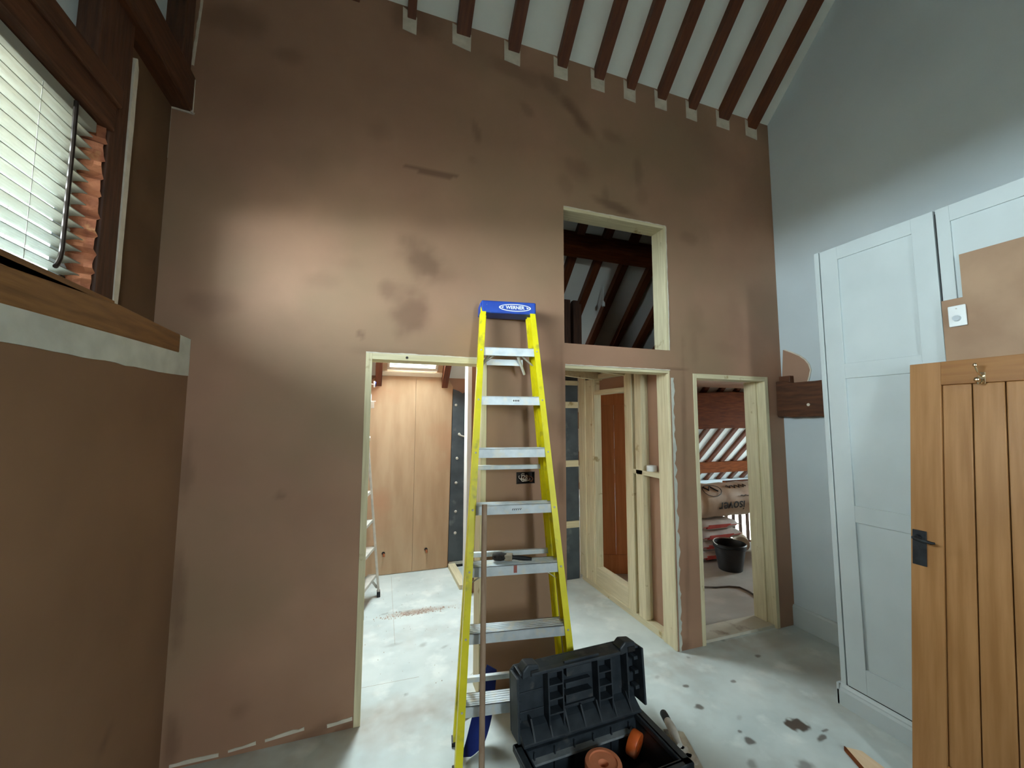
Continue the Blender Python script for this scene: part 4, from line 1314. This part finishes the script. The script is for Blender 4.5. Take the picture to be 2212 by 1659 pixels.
# ---- crumbs swept into a line on the utility floor
cr = MB()
x0_, y0_ = F(905, 1322)
for i in range(420):
    t = random.gauss(0, .5)
    x, y = x0_ + t * .26 - .02, y0_ + random.gauss(0, .022)
    r = abs(random.gauss(0, .0035)) + .0012
    if random.random() < .03:
        r *= 2.4
    cr.add([(x - r, y - r, 0), (x + r, y - r * .7, 0), (x + r * .3, y + r, 0), (x, y, r * 1.3)], [(0, 2, 1), (0, 1, 3), (1, 2, 3), (2, 0, 3)])
for i in range(90):
    x, y = random.uniform(0, .9), random.uniform(2.7, 4.5)
    r = random.uniform(.0015, .004)
    cr.add([(x - r, y - r, 0), (x + r, y - r * .7, 0), (x + r * .3, y + r, 0), (x, y, r * 1.3)], [(0, 2, 1), (0, 1, 3), (1, 2, 3), (2, 0, 3)])
co_ = obj('plaster_crumbs', cr, CRUMB)
tag(co_, 'swept line of plaster crumbs on the utility floor', 'debris')
co_['kind'] = 'stuff'

# ---- store room: bags, insulation rolls, bucket, cable
def bag(x0, x1, y0, y1, z0, z1, lab, rot):
    b = thing('plaster_bag', lab, 'bag', ((x0 + x1) / 2, (y0 + y1) / 2, z0), rot, 'stacked bags in the store room')
    hx, hy, h = (x1 - x0) / 2, (y1 - y0) / 2, z1 - z0
    m_ = MB()
    n_, k_ = 12, 8
    for j in range(k_ + 1):
        v = -1 + 2 * j / k_
        for i in range(n_ + 1):
            u = -1 + 2 * i / n_
            e = max(0, (1 - abs(u) ** 6) * (1 - abs(v) ** 5)) ** .4
            m_.v.append(Vector((u * hx, v * hy, h * (.5 + .5 * e) + .006 * noise.noise(Vector((u * 3, v * 3, z0 * 20))))))
    o_ = len(m_.v)
    for j in range(k_ + 1):
        v = -1 + 2 * j / k_
        for i in range(n_ + 1):
            u = -1 + 2 * i / n_
            e = max(0, (1 - abs(u) ** 6) * (1 - abs(v) ** 5)) ** .4
            m_.v.append(Vector((u * hx, v * hy, h * (.5 - .5 * e))))
    w_ = n_ + 1
    for j in range(k_):
        for i in range(n_):
            a = j * w_ + i
            m_.f.append([a, a + 1, a + w_ + 1, a + w_])
            m_.f.append([o_ + a, o_ + a + w_, o_ + a + w_ + 1, o_ + a + 1])
    obj('sack', m_, BAGW, b, smooth=True)
    obj('red_print', MB().prism([(-hx * .75, -hy * 1.0 - .002, h * .30), (hx * .25, -hy - .002, h * .30), (hx * .5, -hy - .002, h * .62), (-hx * .6, -hy - .002, h * .66)], (0, .02, 0)), BAGR, b)
    obj('red_band', MB().box(-hx * .9, hx * .8, -hy - .001, -hy + .02, h * .46, h * .53), BAGR, b)


labs = ['lowest white and red bag of the stack behind the black bucket', 'second lowest white and red bag in the store room stack', 'second highest white and red bag in the store room stack', 'topmost white and red bag under the insulation roll']
zz = [0, .115, .23, .345, .46]
for i in range(4):
    bag(3.72 + [0, .02, .0, .03][i], 4.36 + [-.2, -.02, .04, .0][i], 3.86 + [.0, .01, .0, .02][i], 4.25, zz[i], zz[i + 1] - .010, labs[i], R([1, -1, 1.5, 0][i]))

ir = thing('insulation_roll', 'wrapped insulation roll lying across the stacked bags', 'insulation roll', (4.47, 4.07, .668), R(0))
rr_ = .205
prof = [(0, -.72), (.12, -.72), (rr_ - .03, -.70), (rr_, -.66)] + [(rr_ + .006 * math.sin(i * 2.1), -.6 + i * .1) for i in range(12)] + [(rr_, .54), (rr_ - .02, .57), (.13, .585), (0, .58)]
obj('wrap', MB().lathe(prof, (0, 0, 0), 'x', 36), ROLLM, ir, smooth=True)
def curved_text(name, body, size, mat, r, x0, a0, flip, parent, shear=0.0):
    """text wrapped round a cylinder along x; a0: angle from the -y direction"""
    o_ = text(name, body, size, mat, Matrix.Identity(4), parent, extrude=.0006, bold=.002, shear=shear)
    for v in o_.data.vertices:
        u, w, dd = v.co.x, v.co.y, v.co.z
        if flip:
            u, w = -u, -w
        a = a0 + w / r
        v.co = Vector((x0 + u, -(r + .003 + dd) * math.cos(a), (r + .003 + dd) * math.sin(a)))
    o_.data.update()
    return o_


curved_text('print_name', 'isover', .17, PRINT, rr_ + .006, -.25, -.2, True, ir)
def on_roll(u, a, r=rr_ + .008):
    return (u, -r * math.cos(a), r * math.sin(a))
obj('print_line', MB().tube([on_roll(-.1 + .02 * i, .34 + .03 * math.sin(i * 1.9)) for i in range(12)], .0045, 5), PRINT, ir)
obj('print_zigzag', MB().tube([on_roll(x, a) for x, a in ((-.60, 1.05), (-.55, .80), (-.50, 1.08), (-.46, .85), (-.42, .70))], .009, 5), PRINT, ir)
obj('print_ring', MB().tube([on_roll(-.5 + .14 * math.cos(t * .5), .80 + .4 * math.sin(t * .5)) for t in range(14)], .004, 5, caps=False), PRINT, ir)
obj('print_script', MB().tube([on_roll(-.25 + .025 * i, .98 + .13 * math.sin(i * 2.2)) for i in range(14)], .005, 5), PRINT, ir)
obj('print_drop', MB().lathe([(0, 0), (.022, 0), (.022, .004), (0, .004)], (.045, -rr_ * math.cos(-.2) - .008, rr_ * math.sin(-.2)), 'y', 14), PRINT, ir)
vr = thing('insulation_roll', 'upright wrapped insulation roll half hidden by the right door jamb', 'insulation roll', (5.02, 3.80, 0))
obj('wrap', MB().lathe([(0, 0), (.17, 0), (.19, .03), (.19, .42), (.17, .46), (0, .46)], (0, 0, 0), 'z', 32), ROLLM, vr, smooth=True)
o_ = text('print_name', 'isover', .10, PRINT, Matrix.Identity(4), vr, extrude=.0006, bold=.002)
for v in o_.data.vertices:
    u, w, dd = v.co.x, v.co.y, v.co.z
    a = R(-112) + w / .19
    v.co = Vector(((.193 + dd) * math.cos(a), (.193 + dd) * math.sin(a), .24 - u))
sm = thing('insulation_roll', 'small roll end showing a black core beside the stacked bags', 'insulation roll', (4.6, 4.1, .09), R(-42))
obj('wrap', MB().lathe([(0, -.1), (.075, -.1), (.088, -.085), (.088, .1), (0, .1)], (0, 0, 0), 'y', 28), ROLLM, sm, smooth=True)
obj('core', MB().lathe([(0, 0), (.03, 0), (.03, -.004), (0, -.004)], (0, -.1, 0), 'y', 18), BLACK, sm)

bkx, bky = F(1572, 1240)
bk = thing('bucket', 'black plastic builders bucket with plaster splashes on store room floor', 'bucket', (bkx + .15, bky + .10, 0))
obj('shell', MB().lathe([(0, 0), (.118, 0), (.122, .004), (.165, .27), (.172, .272), (.174, .285), (.168, .292), (.160, .29), (.155, .26), (.113, .012), (0, .01)], (0, 0, 0), 'z', 36), BLACK, bk, smooth=True)
obj('rim_band', MB().lathe([(.160, .235), (.168, .237), (.170, .25), (.163, .252)], (0, 0, 0), 'z', 36), BLACK, bk, smooth=True)
obj('handle', MB().tube([(.172 * math.cos(a), .172 * math.sin(a) * .9, .285 + .02 * abs(math.sin(a))) for a in [math.pi * i / 14 for i in range(15)]], .004, 6), ALUD, bk, smooth=True)
pts = [on(x, y, 2, .006) for x, y in ((1519, 1268), (1545, 1269), (1575, 1267), (1598, 1269), (1618, 1278), (1633, 1288), (1650, 1300), (1680, 1310))]
cb = thing('floor_cable', 'dark dusty cable trailing over the store room floor', 'cable', (pts[0].x - .3, pts[0].y, 0))
obj('cord', MB().tube([Vector((0, .0, .008))] + [p - Vector(cb.location) for p in pts], .009, 8), DUSTGREY, cb, smooth=True)

# ---- loft: pendant fitting
lp = thing('pendant_flex', 'small white lamp holder hanging among loft rafters in the high opening', 'lamp holder', (2.34, 3.7, 2.9))
obj('flex', MB().tube([(0, 0, .22), (0, 0, .06)], .004, 6), PLASTWHITE, lp)
obj('holder', MB().lathe([(0, 0), (.018, 0), (.018, .04), (.008, .06), (0, .06)], (0, 0, 0), 'z', 14), PLASTWHITE, lp, smooth=True)
